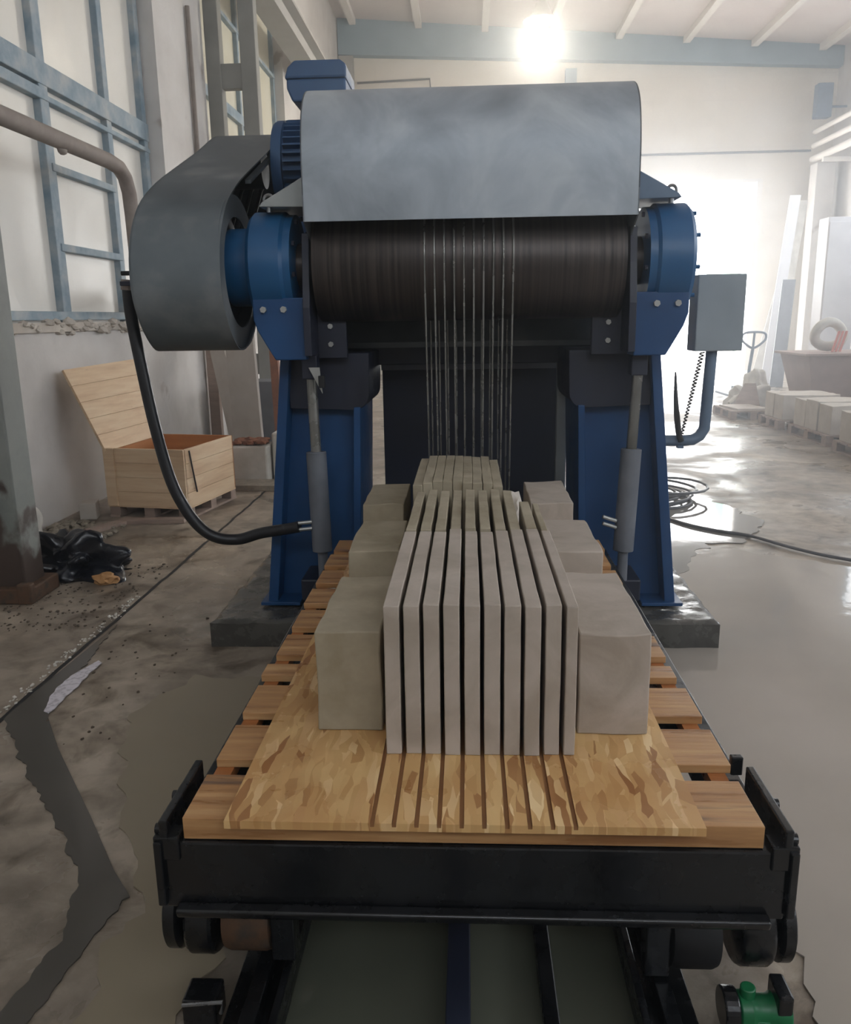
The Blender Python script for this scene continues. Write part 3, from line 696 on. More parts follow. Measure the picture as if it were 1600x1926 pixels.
# ------------------------------------------------------------------ THE SAW
saw = thing('stone_saw', 'tall blue multi wire stone saw with grey hood and two tapered columns over the cart', 'stone saw', (0, 4.6, .158))
AY, AZ = 4.35, 1.955
for s in (-1, 1):
    def X(a): return s*a
    ot = [(1.115, .15), (1.07, .62), (.975, 1.50)]
    c = MB()
    c.hexa([(X(1.115), 4.33, .162), (X(1.06), 4.33, .162), (X(1.06), 4.95, .162), (X(1.115), 4.95, .162)],
           [(X(.975), 4.33, 1.50), (X(.925), 4.33, 1.50), (X(.925), 4.95, 1.50), (X(.975), 4.95, 1.50)])
    col = c.build('column', M['blue'], saw, bevel=.004)
    c = MB(); c.hexa([(X(.645), 4.36, .15), (X(.60), 4.36, .15), (X(.60), 4.95, .15), (X(.645), 4.95, .15)],
                     [(X(.605), 4.36, 1.24), (X(.57), 4.36, 1.24), (X(.57), 4.95, 1.24), (X(.605), 4.95, 1.24)])
    c.build('inner_flange', M['blue'], col, bevel=.004)
    c = MB(); c.hexa([(X(1.07), 4.46, .15), (X(.63), 4.46, .15), (X(.63), 4.50, .15), (X(1.07), 4.50, .15)],
                     [(X(.95), 4.46, 1.24), (X(.59), 4.46, 1.24), (X(.59), 4.50, 1.24), (X(.95), 4.50, 1.24)])
    c.build('web_plate', M['blue'], col)
    c = MB(); c.box(min(X(1.15), X(.93)), max(X(1.15), X(.93)), 4.30, 4.5, .158, .176)
    c.build('foot_plate', M['blue'], col, bevel=.003)
    # upper casting with rounded inner corner
    pr = [(X(.955), 1.52), (X(.945), 1.235), (X(.60), 1.225)]
    for k in range(7):
        t = k/6*PI/2; pr.append((X(.60-.075*math.sin(t)), 1.30-.075*math.cos(t)))
    pr.append((X(.518), 1.52))
    MB().prism(pr, 'y', 4.38, 4.98).build('bracket_box', M['navy'], saw, bevel=.004)
    # pedestal
    pr = [(X(.955), 1.50), (X(.99), 1.56), (X(1.035), 1.64), (X(1.055), 1.70), (X(1.055), 1.80), (X(.80), 1.80), (X(.80), 1.50)]
    ped = MB().prism(pr, 'y', 4.14, 4.75).build('pedestal', M['blue'], saw, bevel=.006)
    for bx in (.90, 1.0):
        MB().cyl((X(bx), 4.14, 1.745), (X(bx), 4.122, 1.745), .016, n=6).build('bolt', M['bolt'], ped)
    MB().prism([(4.10, 1.52), (4.10, 1.75), (4.16, 2.10), (4.75, 2.15), (4.75, 1.52)], 'x', min(X(.80), X(.765)), max(X(.80), X(.765))).build('inner_cheek', M['navy'], saw, bevel=.003)
    pl = MB().box(min(X(.80), X(.62)), max(X(.80), X(.62)), 4.30, 4.34, 1.50, 1.80).build('end_plate', M['navy'], saw, bevel=.003)
    for bz in (1.57, 1.66): MB().cyl((X(.70), 4.30, bz), (X(.70), 4.285, bz), .014, n=6).build('bolt', M['bolt'], pl)
    # bearing housing
    h = MB(); h.lathe([(.12, -.0), (.245, .0), (.265, .02), (.265, .165), (.25, .18), (.25, .215), (.12, .22)], (0, 0, 0), 'x', 56)
    for v in h.bm.verts: v.co = Vector((s*(1.07-v.co.x), v.co.y+AY, v.co.z+AZ))
    brg = h.build('bearing_housing', M['bluel'], saw, smooth=True)
    for k in range(10):
        t = 2*PI*k/10+.2
        p = Vector((0, AY+.235*math.cos(t), AZ+.235*math.sin(t)))
        MB().cyl((X(.845), p.y, p.z), (X(.832), p.y, p.z), .012, n=6).build('bolt', M['navy'], brg)
        if s > 0: MB().cyl((1.068, p.y, p.z), (1.088, p.y, p.z), .010, n=6).build('bolt', M['bluel'], brg)
    # wing cover + eye bolt
    w = MB(); w.prism([(X(.775), 2.36), (X(.985), 2.245), (X(1.0), 2.225), (X(.775), 2.22)], 'y', 4.16, 4.56)
    w.build('wing_cover', M['wing'] if s < 0 else M['armgrey'], saw, bevel=.003)
    e = MB(); cp = []
    for k in range(16):
        t = 2*PI*k/16; cp.append((X(.955)+.022*math.cos(t), 4.18, 2.258+.022*math.sin(t)))
    e.tube(cp, .008, 8, closed=True); e.cyl((X(.955), 4.18, 2.20), (X(.955), 4.18, 2.24), .012, n=12)
    e.build('eye_bolt', M['steel'], saw, smooth=True)
    # hydraulic cylinder
    top = Vector((X(.785), 4.24, 1.46)); mid = Vector((X(.79), 4.235, 1.03)); bot = Vector((X(.785), 4.2, .50))
    if s < 0: top = Vector((-.80, 4.24, 1.46)); bot = Vector((-.775, 4.2, .50)); mid = top.lerp(bot, .45)
    if s > 0: top = Vector((.845, 4.24, 1.43)); bot = Vector((.80, 4.2, .50)); mid = top.lerp(bot, .43)
    hc = MB().cyl(mid, bot, .052, n=32).build('hydraulic_cylinder', M['cylgrey'], saw, smooth=True, bevel=.004)
    MB().cyl(top, mid, .027, n=24).build('piston_rod', M['rod'], hc, smooth=True)
    MB().box(top.x-.04, top.x+.04, 4.2, 4.28, 1.40, 1.52).build('clevis', M['navy'], hc, bevel=.006)
    MB().cyl(bot, bot+Vector((0, 0, -.16)), .026, n=20).build('rod_eye', M['cylgrey'], hc, smooth=True)
    pf = MB()
    for dz in (.0, .035): pf.cyl((bot.x-.045, 4.175, bot.z+.13+dz), (bot.x-.115, 4.165, bot.z+(.125 if s < 0 else .155)+dz), .010, n=12)
    pf.build('port_fitting', M['bolt'], hc, smooth=True)
    MB().box(min(X(.90), X(.74)), max(X(.90), X(.74)), 4.2, 4.5, .22, .34).build('cylinder_anchor', M['navy'], saw, bevel=.01)
# small bright bracket under left casting
MB().prism([(-.80, 1.46), (-.745, 1.46), (-.735, 1.33)], 'y', 4.18, 4.19).build('sensor_plate', M['bolt'], saw)
MB().box(-.75, -.72, 4.16, 4.19, 1.36, 1.42).build('sensor', M['blackm'], saw, bevel=.003)
# cross beam and rear panel
MB().box(-.86, .86, 4.88, 5.0, 1.43, 1.535).build('cross_beam', M['navy'], saw, bevel=.006)
MB().box(-.53, .55, 5.16, 5.2, .25, 1.42).build('splash_curtain', M['navy'], saw, bevel=.004)
MB().box(-.53, .55, 5.10, 5.16, 1.385, 1.425).build('curtain_rail', M['cylgrey'], saw, bevel=.003)
MB().box(.525, .585, 4.98, 5.05, .15, 1.50).build('guide_post', M['wing'], saw, bevel=.004)
# drum and shaft
dr = MB().lathe([(.12, 0), (.27, .0), (.275, .01), (.275, 1.48), (.27, 1.49), (.12, 1.49)], (-.745, AY, AZ), 'x', 72).build('wire_drum', M['drum'], saw, smooth=True)
MB().cyl((-1.16, AY, AZ), (-.74, AY, AZ), .115, n=40).build('shaft', M['drum'], dr, smooth=True)
MB().cyl((.74, AY, AZ), (1.06, AY, AZ), .115, n=40).build('shaft', M['drum'], dr, smooth=True)
LY, LZ = 4.62, .40
MB().lathe([(.1, 0), (.17, .0), (.17, .72), (.1, .72)], (-.36, LY, LZ), 'x', 40).build('lower_drum', M['drum'], saw, smooth=True)
# wires: closed loops round both drums
for i in range(10):
    x = -.205+.0465*i
    pts = []
    for k in range(17): t = PI-PI*k/16; pts.append((x, AY+.283*math.cos(t), AZ+.283*math.sin(t)))
    for k in range(13): t = -PI*k/12; pts.append((x, LY+.178*math.cos(t), LZ+.178*math.sin(t)))
    MB().tube(pts, .0048, 8, closed=True).build('cutting_wire', M['rod'], saw, smooth=True)
# hood
hp = [(4.0, 2.135), (4.0, 2.38), (4.015, 2.50), (4.05, 2.60), (4.10, 2.67), (4.18, 2.725), (4.30, 2.76), (4.5, 2.77), (4.75, 2.75), (5.0, 2.70), (5.18, 2.55), (5.26, 2.3), (5.28, 1.9), (5.24, 1.54)]
hp = [(q.x, q.y) for q in catmull([Vector((a, b, 0)) for a, b in hp], 4)]
hd = MB(); n = len(hp); th = .006; x0, x1 = -.758, .772
cen = Vector((4.6, 2.1))
inn = [tuple(Vector(p)+(cen-Vector(p)).normalized()*th) for p in hp]
for (pa, pb, flip) in ((hp, None, 0), (inn, None, 1)):
    A = [hd.bm.verts.new((x0, y, z)) for y, z in pa]; B = [hd.bm.verts.new((x1, y, z)) for y, z in pa]
    for i in range(n-1): hd.bm.faces.new((A[i], A[i+1], B[i+1], B[i]))
    if flip: 
        for P_, Q_ in ((A0, A), (B0, B)):
            for i in range(n-1): hd.bm.faces.new((P_[i], P_[i+1], Q_[i+1], Q_[i]))
        for i in (0, n-1): hd.bm.faces.new((A0[i], B0[i], B[i], A[i]))
    A0, B0 = A, B
hood = hd.build('hood', M['hood'], saw, smooth=True)
for s, xx in ((-1, x0), (1, x1)):
    MB().prism(hp+[(4.9, 1.69), (4.42, 1.93)], 'x', xx+(.0 if s < 0 else -.006), xx+(.006 if s < 0 else 0)).build('hood_side', M['guardm'], hood)
MB().prism([(4.82, 1.53), (4.82, 1.56), (5.2, 2.2), (5.2, 2.17)], 'x', -.74, .75).build('splash_plate', M['guardm'], hood)
# belt guard
gp = [(5.62, 2.84), (5.46, 2.80), (5.12, 2.66), (4.75, 2.52), (4.40, 2.385), (4.17, 2.27), (4.05, 2.17), (3.97, 2.05), (3.94, 1.93), (3.95, 1.80), (4.02, 1.68), (4.12, 1.59), (4.22, 1.55), (4.36, 1.565), (4.50, 1.64), (4.62, 1.76), (4.72, 1.92), (5.1, 2.12), (5.62, 2.36)]
gx0, gx1 = -1.57, -1.145
def strip(prof, th, x0, x1, closed=True):
    m_ = MB(); n = len(prof); c = Vector((sum(p[0] for p in prof)/n, sum(p[1] for p in prof)/n))
    o_ = [Vector(p) for p in prof]; i_ = []
    for k in range(n):
        a, b = o_[k-1], o_[(k+1) % n]; t = (b-a).normalized(); nn = Vector((-t.y, t.x))
        if nn.dot(Vector((4.4, 2.0))-o_[k]) < 0 and k < 17: nn = -nn
        i_.append(o_[k]+nn*th)
    V = [[m_.bm.verts.new((x, p.x, p.y)) for p in q] for x, q in ((x0, o_), (x1, o_), (x1, i_), (x0, i_))]
    for a in range(4):
        for k in range(n): m_.bm.faces.new((V[a][k], V[a][(k+1) % n], V[(a+1) % 4][(k+1) % n], V[(a+1) % 4][k]))
    return m_
gsm = [(q.x, q.y) for q in catmull([Vector((a, b, 0)) for a, b in gp[:17]], 3)]
def offset(prof, d, c=(4.35, 1.95)):
    return [((p[0]-c[0])*(1-d)+c[0], (p[1]-c[1])*(1-d)+c[1]) for p in prof]
full = gsm+gp[17:]
gd = MB(); n = len(full); inr = offset(full, .02)
V = [[gd.bm.verts.new((x, p[0], p[1])) for p in q] for x, q in ((gx0, full), (gx1, full), (gx1, inr), (gx0, inr))]
for a in range(4):
    for k in range(n): gd.bm.faces.new((V[a][k], V[a][(k+1) % n], V[(a+1) % 4][(k+1) % n], V[(a+1) % 4][k]))
guard = gd.build('belt_guard', M['guardm'], saw, smooth=True, ang=30)
MB().prism(full, 'x', gx0-.004, gx0+.004).build('guard_outer_plate', M['guardm'], guard)
MB().ring((gx1-.02, 4.33, 1.93), (gx1-.012, 4.33, 1.93), .375, .27, 56).build('guard_inner_ring', M['guardm'], guard)
MB().prism([(4.62, 2.42), (5.3, 2.68), (5.3, 2.66), (4.62, 2.40)], 'x', gx1-.03, gx1).build('guard_lip', M['guardm'], guard)
pu = MB(); pu.lathe([(.1, 0), (.27, 0), (.27, .02), (.25, .03), (.25, .25), (.27, .26), (.27, .28), (.18, .29), (.18, .31), (.1, .31)], (-1.50, AY, AZ), 'x', 56)
pu.build('large_pulley', M['navy'], saw, smooth=True)
pu = MB(); pu.lathe([(.05, 0), (.11, 0), (.11, .26), (.05, .26)], (-1.48, 5.3, 2.58), 'x', 32); pu.build('small_pulley', M['navy'], saw, smooth=True)
for x in (-1.44, -1.38, -1.32, -1.26):
    pts = []
    for k in range(25): t = -PI*.35-PI*1.15*k/24-PI*.0; pts.append((x, AY+.262*math.cos(t), AZ+.262*math.sin(t)))
    for k in range(9): t = PI*.62-PI*1.05*k/8; pts.append((x, 5.3+.12*math.cos(t), 2.58+.12*math.sin(t)))
    MB().tube(pts, .011, 6, closed=True).build('drive_belt', M['blackm'], saw, smooth=True)
MB().cyl((-1.20, AY, AZ), (-1.06, AY, AZ), .19, n=48).build('hub', M['bluel'], saw, bevel=.008, smooth=True)
MB().ring((-1.235, AY, AZ), (-1.20, AY, AZ), .13, .11).build('hub_collar', M['steel'], saw, smooth=True)
MB().prism([(5.28, 2.20), (5.36, 2.20), (5.46, 2.80), (5.38, 2.80)], 'x', -1.145, -1.115).build('motor_bracket', M['cylgrey'], saw)
MB().box(-1.1, -.5, 5.05, 5.6, 2.26, 2.33).build('motor_base', M['navy'], saw, bevel=.004)
MB().box(-1.0, -.6, 5.0, 5.25, 1.5, 2.28).build('motor_column', M['blue'], saw)
mt_ = MB(); mt_.cyl((-1.10, 5.3, 2.58), (-.42, 5.3, 2.58), .225, n=40)
for k in range(36):
    t = 2*PI*k/36; c_, s_ = math.cos(t), math.sin(t)
    mt_.box(-1.06, -.48, 5.3+.24*c_-.028, 5.3+.24*c_+.028, 2.58+.24*s_-.004, 2.58+.24*s_+.004, rx=t)
motor = mt_.build('motor', M['motor'], saw)
MB().lathe([(.1, 0), (.255, .0), (.265, .02), (.265, .06), (.1, .06)], (-1.13, 5.3, 2.58), 'x', 40).build('end_bell', M['motor'], motor, smooth=True)
MB().prism([(-.93, 2.78), (-.97, 2.86), (-.97, 2.92), (-.72, 2.92), (-.72, 2.86), (-.76, 2.78)], 'y', 5.2, 5.4).build('terminal_neck', M['motor'], motor, bevel=.01)
MB().prism([(-1.03, 2.98), (-1.0, 2.91), (-.70, 2.90), (-.69, 2.96), (-.69, 3.03), (-1.03, 3.03)], 'y', 5.12, 5.48).build('terminal_box', M['motor'], motor, bevel=.012)
MB().prism([(-1.04, 3.03), (-1.02, 3.09), (-.98, 3.125), (-.72, 3.125), (-.685, 3.10), (-.685, 3.03)], 'y', 5.11, 5.49).build('terminal_lid', M['motor'], motor, bevel=.012)
# control box on its arm
arm = MB(); arm.tube([(1.04, 4.45, 1.037), (1.15, 4.45, 1.037), (1.19, 4.45, 1.04), (1.225, 4.45, 1.06), (1.248, 4.45, 1.10), (1.25, 4.45, 1.15), (1.262, 4.45, 1.52)], .029, 20)
arm = arm.build('pendant_arm', M['armgrey'], saw, smooth=True)
bx = MB(); bx.box(1.155, 1.395, 4.38, 4.54, 1.505, 1.885, ry=R(0)); bx = bx.build('control_box', M['boxgrey'], arm, bevel=.006)
# hose: control-box coil cable, V cable
cp = []
for k in range(240):
    t = k/239; a = t*2*PI*24; p = Vector((1.20-.08*t, 4.40, 1.50-.42*t))
    rr_ = .011*(1-.5*t); cp.append((p.x+rr_*math.cos(a), p.y+rr_*math.sin(a), p.z))
MB().tube(cp, .004, 6).build('coil_cable', M['rubber'], arm, smooth=True)
MB().tube([(1.075, 4.42, 1.40), (1.08, 4.40, 1.25), (1.10, 4.40, 1.10), (1.12, 4.41, 1.04)], .013, 10, smooth=4, rad=lambda t: .004+.012*min(1, t*2)).build('power_cable', M['rubber'], arm, smooth=True)
MB().box(1.105, 1.135, 4.41, 4.45, 1.0, 1.015).build('clip', M['armgrey'], arm)
lv = MB().cyl((-1.66, 4.06, 1.925), (-1.575, 4.06, 1.925), .011, n=10); lv.build('lever', M['blackm'], saw)
hose = MB(); hose.tube([(-.885, 4.17, .64), (-.96, 4.18, .625), (-1.10, 4.19, .60), (-1.22, 4.2, .565), (-1.33, 4.18, .58), (-1.42, 4.18, .64), (-1.50, 4.18, .76), (-1.56, 4.18, .92), (-1.615, 4.18, 1.2), (-1.655, 4.18, 1.5), (-1.68, 4.18, 1.72), (-1.675, 4.16, 1.86)], .030, 16, smooth=6)
hose.build('water_hose', M['rubber'], saw, smooth=True)
MB().cyl((-1.676, 4.16, 1.85), (-1.672, 4.16, 1.90), .034, n=16).build('hose_coupling', M['pipe'], saw)
MB().box(-1.69, -1.57, 4.1, 4.2, 1.87, 1.89).build('hose_bracket', M['navy'], saw)

# ------------------------------------------------------------------ left side of the hall
post = thing('steel_post', 'old grey steel post with rusty base at the left edge in front of the window', 'post', (-2.9, 4.9, 0))
p = MB(); p.box(-3.04, -2.76, 4.80, 5.04, 0, 6.37)
M['postm'] = mat('peeling_post_paint', [(104, 110, 106), (128, 132, 126), (142, 144, 140)], (0.5, 0.7), scale=2.5, bump=.1)
# rust rises from the base
nt = M['postm'].node_tree; N_ = nt.nodes; L_ = nt.links
g_ = N_.new('ShaderNodeNewGeometry'); sp_ = N_.new('ShaderNodeSeparateXYZ'); L_.new(g_.outputs['Position'], sp_.inputs[0])
nz_ = N_.new('ShaderNodeTexNoise'); nz_.inputs['Scale'].default_value = 6; nz_.inputs['Detail'].default_value = 8; L_.new(g_.outputs['Position'], nz_.inputs['Vector'])
ma_ = N_.new('ShaderNodeMath'); ma_.operation = 'MULTIPLY_ADD'; ma_.inputs[1].default_value = 1.6; L_.new(nz_.outputs['Fac'], ma_.inputs[0])
sb_ = N_.new('ShaderNodeMath'); sb_.operation = 'MULTIPLY'; sb_.inputs[1].default_value = -1.0; L_.new(sp_.outputs[2], sb_.inputs[0]); L_.new(sb_.outputs[0], ma_.inputs[2])
rp_ = N_.new('ShaderNodeValToRGB'); rp_.color_ramp.elements[0].position = .18; rp_.color_ramp.elements[1].position = .40; L_.new(ma_.outputs[0], rp_.inputs['Fac'])
b_ = N_['Principled BSDF']; src_ = b_.inputs['Base Color'].links[0].from_socket
mx_ = N_.new('ShaderNodeMix'); mx_.data_type = 'RGBA'; L_.new(rp_.outputs['Color'], mx_.inputs['Factor']); L_.new(src_, mx_.inputs[6]); mx_.inputs[7].default_value = lin(66, 52, 44)
L_.new(mx_.outputs[2], b_.inputs['Base Color'])
p.build('shaft', M['postm'], post, bevel=.012)
p = MB(); p.box(-2.97, -2.70, 4.74, 5.1, 0, .10); p.box(-2.79, -2.70, 4.735, 4.80, 0, .13); p.build('base_plate', M['rust'], post, bevel=.01)

pp = MB(); pp.tube([(-3.25, 2.6, 3.12), (-3.25, 5.0, 3.11), (-3.25, 7.9, 3.12), (-3.25, 8.12, 3.10), (-3.25, 8.25, 3.03), (-3.25, 8.32, 2.9), (-3.25, 8.34, 2.7), (-3.25, 8.36, 2.1), (-3.25, 8.42, 2.0), (-3.25, 8.55, 1.96), (-3.25, 9.2, 1.95), (-3.35, 9.3, 1.95), (-3.6, 9.3, 1.95)], .068, 20)
for y in (7.0,): pp.blob((-3.25, y, 3.05), .03, .07, .04, .2, 2, 2, 3)
tag(pp.build('steel_pipe', M['pipe'], None, smooth=True), 'thick dusty pipe running along the window and bending down behind the belt guard', 'pipe')

# wooden crate
cr = thing('wooden_crate', 'open pine packing crate on a pallet foot standing by the left wall', 'crate', (-2.74, 7.46, 0), R(-10.5))
def L(w=False): return MB(False)
hw, hd_, z0, z1 = .39, .46, .105, .62
def side(name, a0, a1, fixed, axis, mt=M['pine'], inner=False):
    m_ = MB(False); nb = 4
    for k in range(nb):
        q0 = z0+(z1-z0)*k/nb+.0012; q1 = z0+(z1-z0)*(k+1)/nb-.0012
        if axis == 'x': m_.box(a0, a1, fixed, fixed+.02, q0, q1)
        else: m_.box(fixed, fixed+.02, a0, a1, q0, q1)
    return m_.build(name, mt, cr, bevel=.0015)
side('front_panel', -hw, hw, -hd_, 'x'); side('back_panel', -hw, hw, hd_-.02, 'x', M['pined'])
side('left_panel', -hd_, hd_, -hw, 'y', M['pined']); side('right_panel', -hd_, hd_, hw-.02, 'y')
for x in (-hw+.05, hw-.05): MB(False).box(x-.05, x+.05, -hd_-.018, -hd_, z0, z1).build('batten', M['pine'], cr, bevel=.0015)
MB(False).box(-hw, hw, -hd_, hd_, z0-.012, z0).build('bottom', M['pine'], cr)
mm = MB(False)
for x in (-.34, 0, .34):
    for y in (-.40, 0, .40): mm.box(x-.05, x+.05, y-.05, y+.05, .018, z0-.012)
    mm.box(x-.05, x+.05, -.46, .46, 0, .018)
mm.build('skid', M['palletd'], cr)
MB(False).tube([(hw+.005, -.38, .60), (hw+.012, -.36, .45), (hw+.008, -.30, .22)], .007, 6, smooth=4).build('strap', M['blackm'], cr)
ld = MB()
A_, D_, U1, U2 = Vector((-3.19, 7.05, .585)), Vector((-3.03, 8.0, .60)), Vector((-3.53, 7.13, 1.29)), Vector((-3.30, 8.12, 1.33))
nv = (D_-A_).cross(U1-A_).normalized()*.022
for k in range(5):
    a = k/5+.0015; b = (k+1)/5-.0015
    if k == 4: b = 1
    P0, P1, P2, P3 = A_.lerp(U1, a), D_.lerp(U2, a), D_.lerp(U2, b), A_.lerp(U1, b)
    ld.hexa([P0, P1, P2, P3], [P0+nv, P1+nv, P2+nv, P3+nv])
ldo = ld.build('lid', M['pine'], None, bevel=.0015)
mwl = ldo.matrix_basis.copy(); ldo.parent = cr; ldo.matrix_parent_inverse = (Matrix.Translation(cr.location) @ Matrix.Rotation(R(-10.5), 4, 'Z')).inverted()


# floorboards and rubble near the crate
tag(MB().box(-3.10, -2.98, 6.45, 6.95, .0, .03, rz=R(-24)).build('plank', M['palletd'], None, bevel=.002), 'short grey plank lying in front of the crate, pointing to the camera', 'plank')
tag(MB().box(-2.95, -2.45, 6.80, 6.90, .0, .035, rz=R(4)).build('plank', M['palletd'], None, bevel=.002), 'grey plank lying along the front foot of the crate', 'plank')
tag(MB().box(-3.44, -3.30, 6.95, 7.12, .0, .15, rz=R(14)).build('stone_block', M['stone_low'], None, bevel=.006), 'small pale block on the floor left of the crate corner', 'stone block')
rb = MB(); rr = random.Random(4)
for i in range(420):
    y = rr.uniform(5.2, 6.85); x = -3.55+min(.6, abs(rr.gauss(0, .28)))+.02
    q = rr.uniform(.006, .035)*(1.3 if x < -3.3 else 1)
    rb.blob((x, y, q*.4), q, q*1.3, q*.6, .5, 2, 1, i)
tag(rb.build('rubble', M['rubble']), 'loose pale rubble and chips heaped along the foot of the left wall', 'rubble', kind='stuff')
rb = MB()
for i in range(150):
    y = 3.2+rr.random()*1.7; x = -2.10+rr.gauss(0, .016)
    q = rr.uniform(.003, .009); rb.blob((x, y, q*.5), q, q*1.3, q*.7, .4, 2, 1, i)
tag(rb.build('stone_crumbs', M['crumb']), 'line of tiny white crumbs along the floor seam on the left', 'crumbs', kind='stuff')
rb = MB()
for i in range(320):
    x = rr.uniform(-3.0, -2.1); y = rr.uniform(4.3, 5.6); q = rr.uniform(.003, .011)
    rb.blob((x, y, q*.4), q, q*1.3, q*.6, .5, 2, 1, i)
for i in range(40):
    x = rr.uniform(-1.9, -1.42); y = rr.uniform(3.0, 4.6); q = rr.uniform(.003, .010)
    rb.blob((x, y, q*.4), q, q*1.3, q*.6, .5, 2, 1, i)
tag(rb.build('dirt', M['dirt']), 'dark crumbly dirt scattered round the rusty post base', 'dirt', kind='stuff')
# black bag
bgm = MB(); bgm.blob((-2.72, 5.42, .05), .36, .22, .19, .75, 2.6, 5, 13, .0)
for v in bgm.bm.verts:
    v.co.z += .03*noise.noise(v.co*14)*(1 if v.co.z > .01 else 0)
tag(bgm.build('plastic_bag', M['bagb'], None, smooth=True, ang=50), 'crumpled black plastic bag on the floor beside the rusty post', 'bag')
tag(MB().blob((-2.42, 5.17, .03), .08, .06, .045, .5, 2, 3, 3, 0).build('cardboard_scrap', M['cartr'], None, smooth=True), 'tan crumpled scrap half under the black bag', 'scrap')
tag(MB().blob((-3.36, 5.9, .2), .14, .14, .22, .3, 2, 4, 8, 0).build('sack', M['bagw'], None, smooth=True), 'pale sack at the left edge behind the rusty post', 'sack')

# leaning boards etc. behind the crate
def lean(name, pts, th, mt, lab, cat):
    P = [Vector(p) for p in pts]; nv = (P[1]-P[0]).cross(P[3]-P[0]).normalized()*th
    o = MB().hexa(P, [p+nv for p in P]).build(name, mt, None, bevel=.003); return tag(o, lab, cat)
tag(MB().box(-3.56, -3.42, 11.3, 11.42, 0, 2.2).build('timber', M['palletd'], None, bevel=.004), 'upright grey timber standing against the left wall behind the crate', 'timber')
lean('board', [(-2.97, 10.3, .02), (-2.72, 10.2, .02), (-3.22, 10.6, 2.1), (-3.42, 10.7, 2.1)], .03, M['whiteboard'], 'narrow dusty white board leaning left behind the crate', 'board')
lean('panel', [(-2.85, 10.0, .02), (-2.42, 9.7, .02), (-2.56, 10.0, 2.0), (-2.98, 10.3, 2.0)], .035, M['whiteboard'], 'wide dusty white panel with a slot leaning beside the blue column', 'panel')
tag(MB().box(-2.52, -2.42, 10.6, 10.7, 0, 2.3, ry=R(-1)).build('timber', M['cloth_brown'], None), 'reddish brown upright timber just left of the blue column', 'timber')
tag(MB().box(-3.15, -2.3, 10.9, 11.5, 0, .9).build('crate_box', M['cylgrey'], None, bevel=.01), 'dark greenish box in shadow behind the leaning boards', 'box')
bk = MB(); bk.box(-2.50, -2.12, 8.55, 8.9, 0, .40)
tag(bk.build('white_tub', M['bagw'], None, bevel=.02), 'dirty white tub full of brown scraps between crate and blue column', 'tub')
rb = MB()
for i in range(60):
    q = rr.uniform(.02, .05); rb.blob((rr.uniform(-2.48, -2.14), rr.uniform(8.58, 8.87), .42+rr.uniform(.0, .03)), q*1.4, q, q*.6, .5, 2, 1, i)
tag(rb.build('scraps', M['cloth_brown']), 'reddish brown scraps heaped in the white tub', 'scraps', kind='stuff')
tag(MB().box(-2.1, -1.75, 8.7, 9.0, 0, .52).build('bucket_box', M['bagw'], None, bevel=.02), 'pale box right behind the white tub, partly hidden by the blue column', 'box')
tag(MB().box(-2.6, -1.7, 8.15, 8.5, 0, .06, rz=R(-3)).build('kerb_stone', M['rubble'], None, bevel=.006), 'low grey stone strip on the floor in front of the white tub', 'stone')

# lattice crane column + runway beam
cc = thing('crane_column', 'pale grey lattice column with batten plates by the left wall', 'column', (-3.3, 12.5, 0))
MB().box(-3.62+.02, -3.40, 12.4, 12.6, 0, 6.35).build('leg', M['colpaint'], cc, bevel=.01)
MB().box(-3.12, -2.90, 12.4, 12.6, 0, 6.35).build('leg', M['colpaint'], cc, bevel=.01)
for z0_, z1_ in ((.9, 1.2), (2.9, 4.22), (4.83, 5.15)):
    MB().box(-3.44, -3.08, 12.43, 12.57, z0_, z1_).build('batten_plate', M['colpaint'], cc, bevel=.006)
rb_ = MB(); rb_.box(-3.30, -2.90, 3.0, 25.1, 6.38, 6.42); rb_.box(-3.13, -3.07, 3.0, 25.1, 6.42, 6.85); rb_.box(-3.30, -2.90, 3.0, 25.1, 6.85, 6.9); rb_.box(-3.14, -3.06, 3.0, 25.1, 6.9, 6.96)
tag(rb_.build('runway_beam', M['colpaint2'], None), 'long grey crane runway beam along the left wall at ceiling height', 'beam')
MB
tag(MB().tube([(-3.56, 11.6, 2.0), (-3.56, 11.6, 5.6)], .03, 8).build('downpipe', M['pipe']), 'thin upright pipe on the left wall beside the lattice column', 'pipe')

# ------------------------------------------------------------------ right side of the hall
def low_pallet(x0, x1, y0, y1, lab):
    t = thing('pallet', lab, 'pallet', ((x0+x1)/2, (y0+y1)/2, 0), 0, 'stone pallets along the right')
    d = MB()
    n = 6
    for i in range(n):
        a = y0+(y1-y0)*i/n; d.box(x0, x1, a+.01, a+(y1-y0)/n-.02, .12, .14)
    d.build('deck', M['palletd'], t)
    for x in (x0+.05, (x0+x1)/2, x1-.05):
        for y in (y0+.07, (y0+y1)/2, y1-.07): MB().box(x-.05, x+.05, y-.07, y+.07, .02, .12).build('block', M['palletd'], t)
    d = MB()
    for x in (x0+.05, (x0+x1)/2, x1-.05): d.box(x-.05, x+.05, y0, y1, 0, .02)
    d.build('skid', M['palletd'], t)
low_pallet(4.52, 5.5, 12.35, 13.2, 'dusty pallet under the farthest of the three stone piles')
low_pallet(4.55, 5.6, 10.75, 12.05, 'dusty pallet under the middle one of the three stone piles')
low_pallet(4.50, 5.6, 9.2, 10.45, 'dusty pallet under the nearest of the three stone piles')
low_pallet(4.22, 4.95, 13.6, 14.6, 'small pallet with loose boards beyond the stone piles')
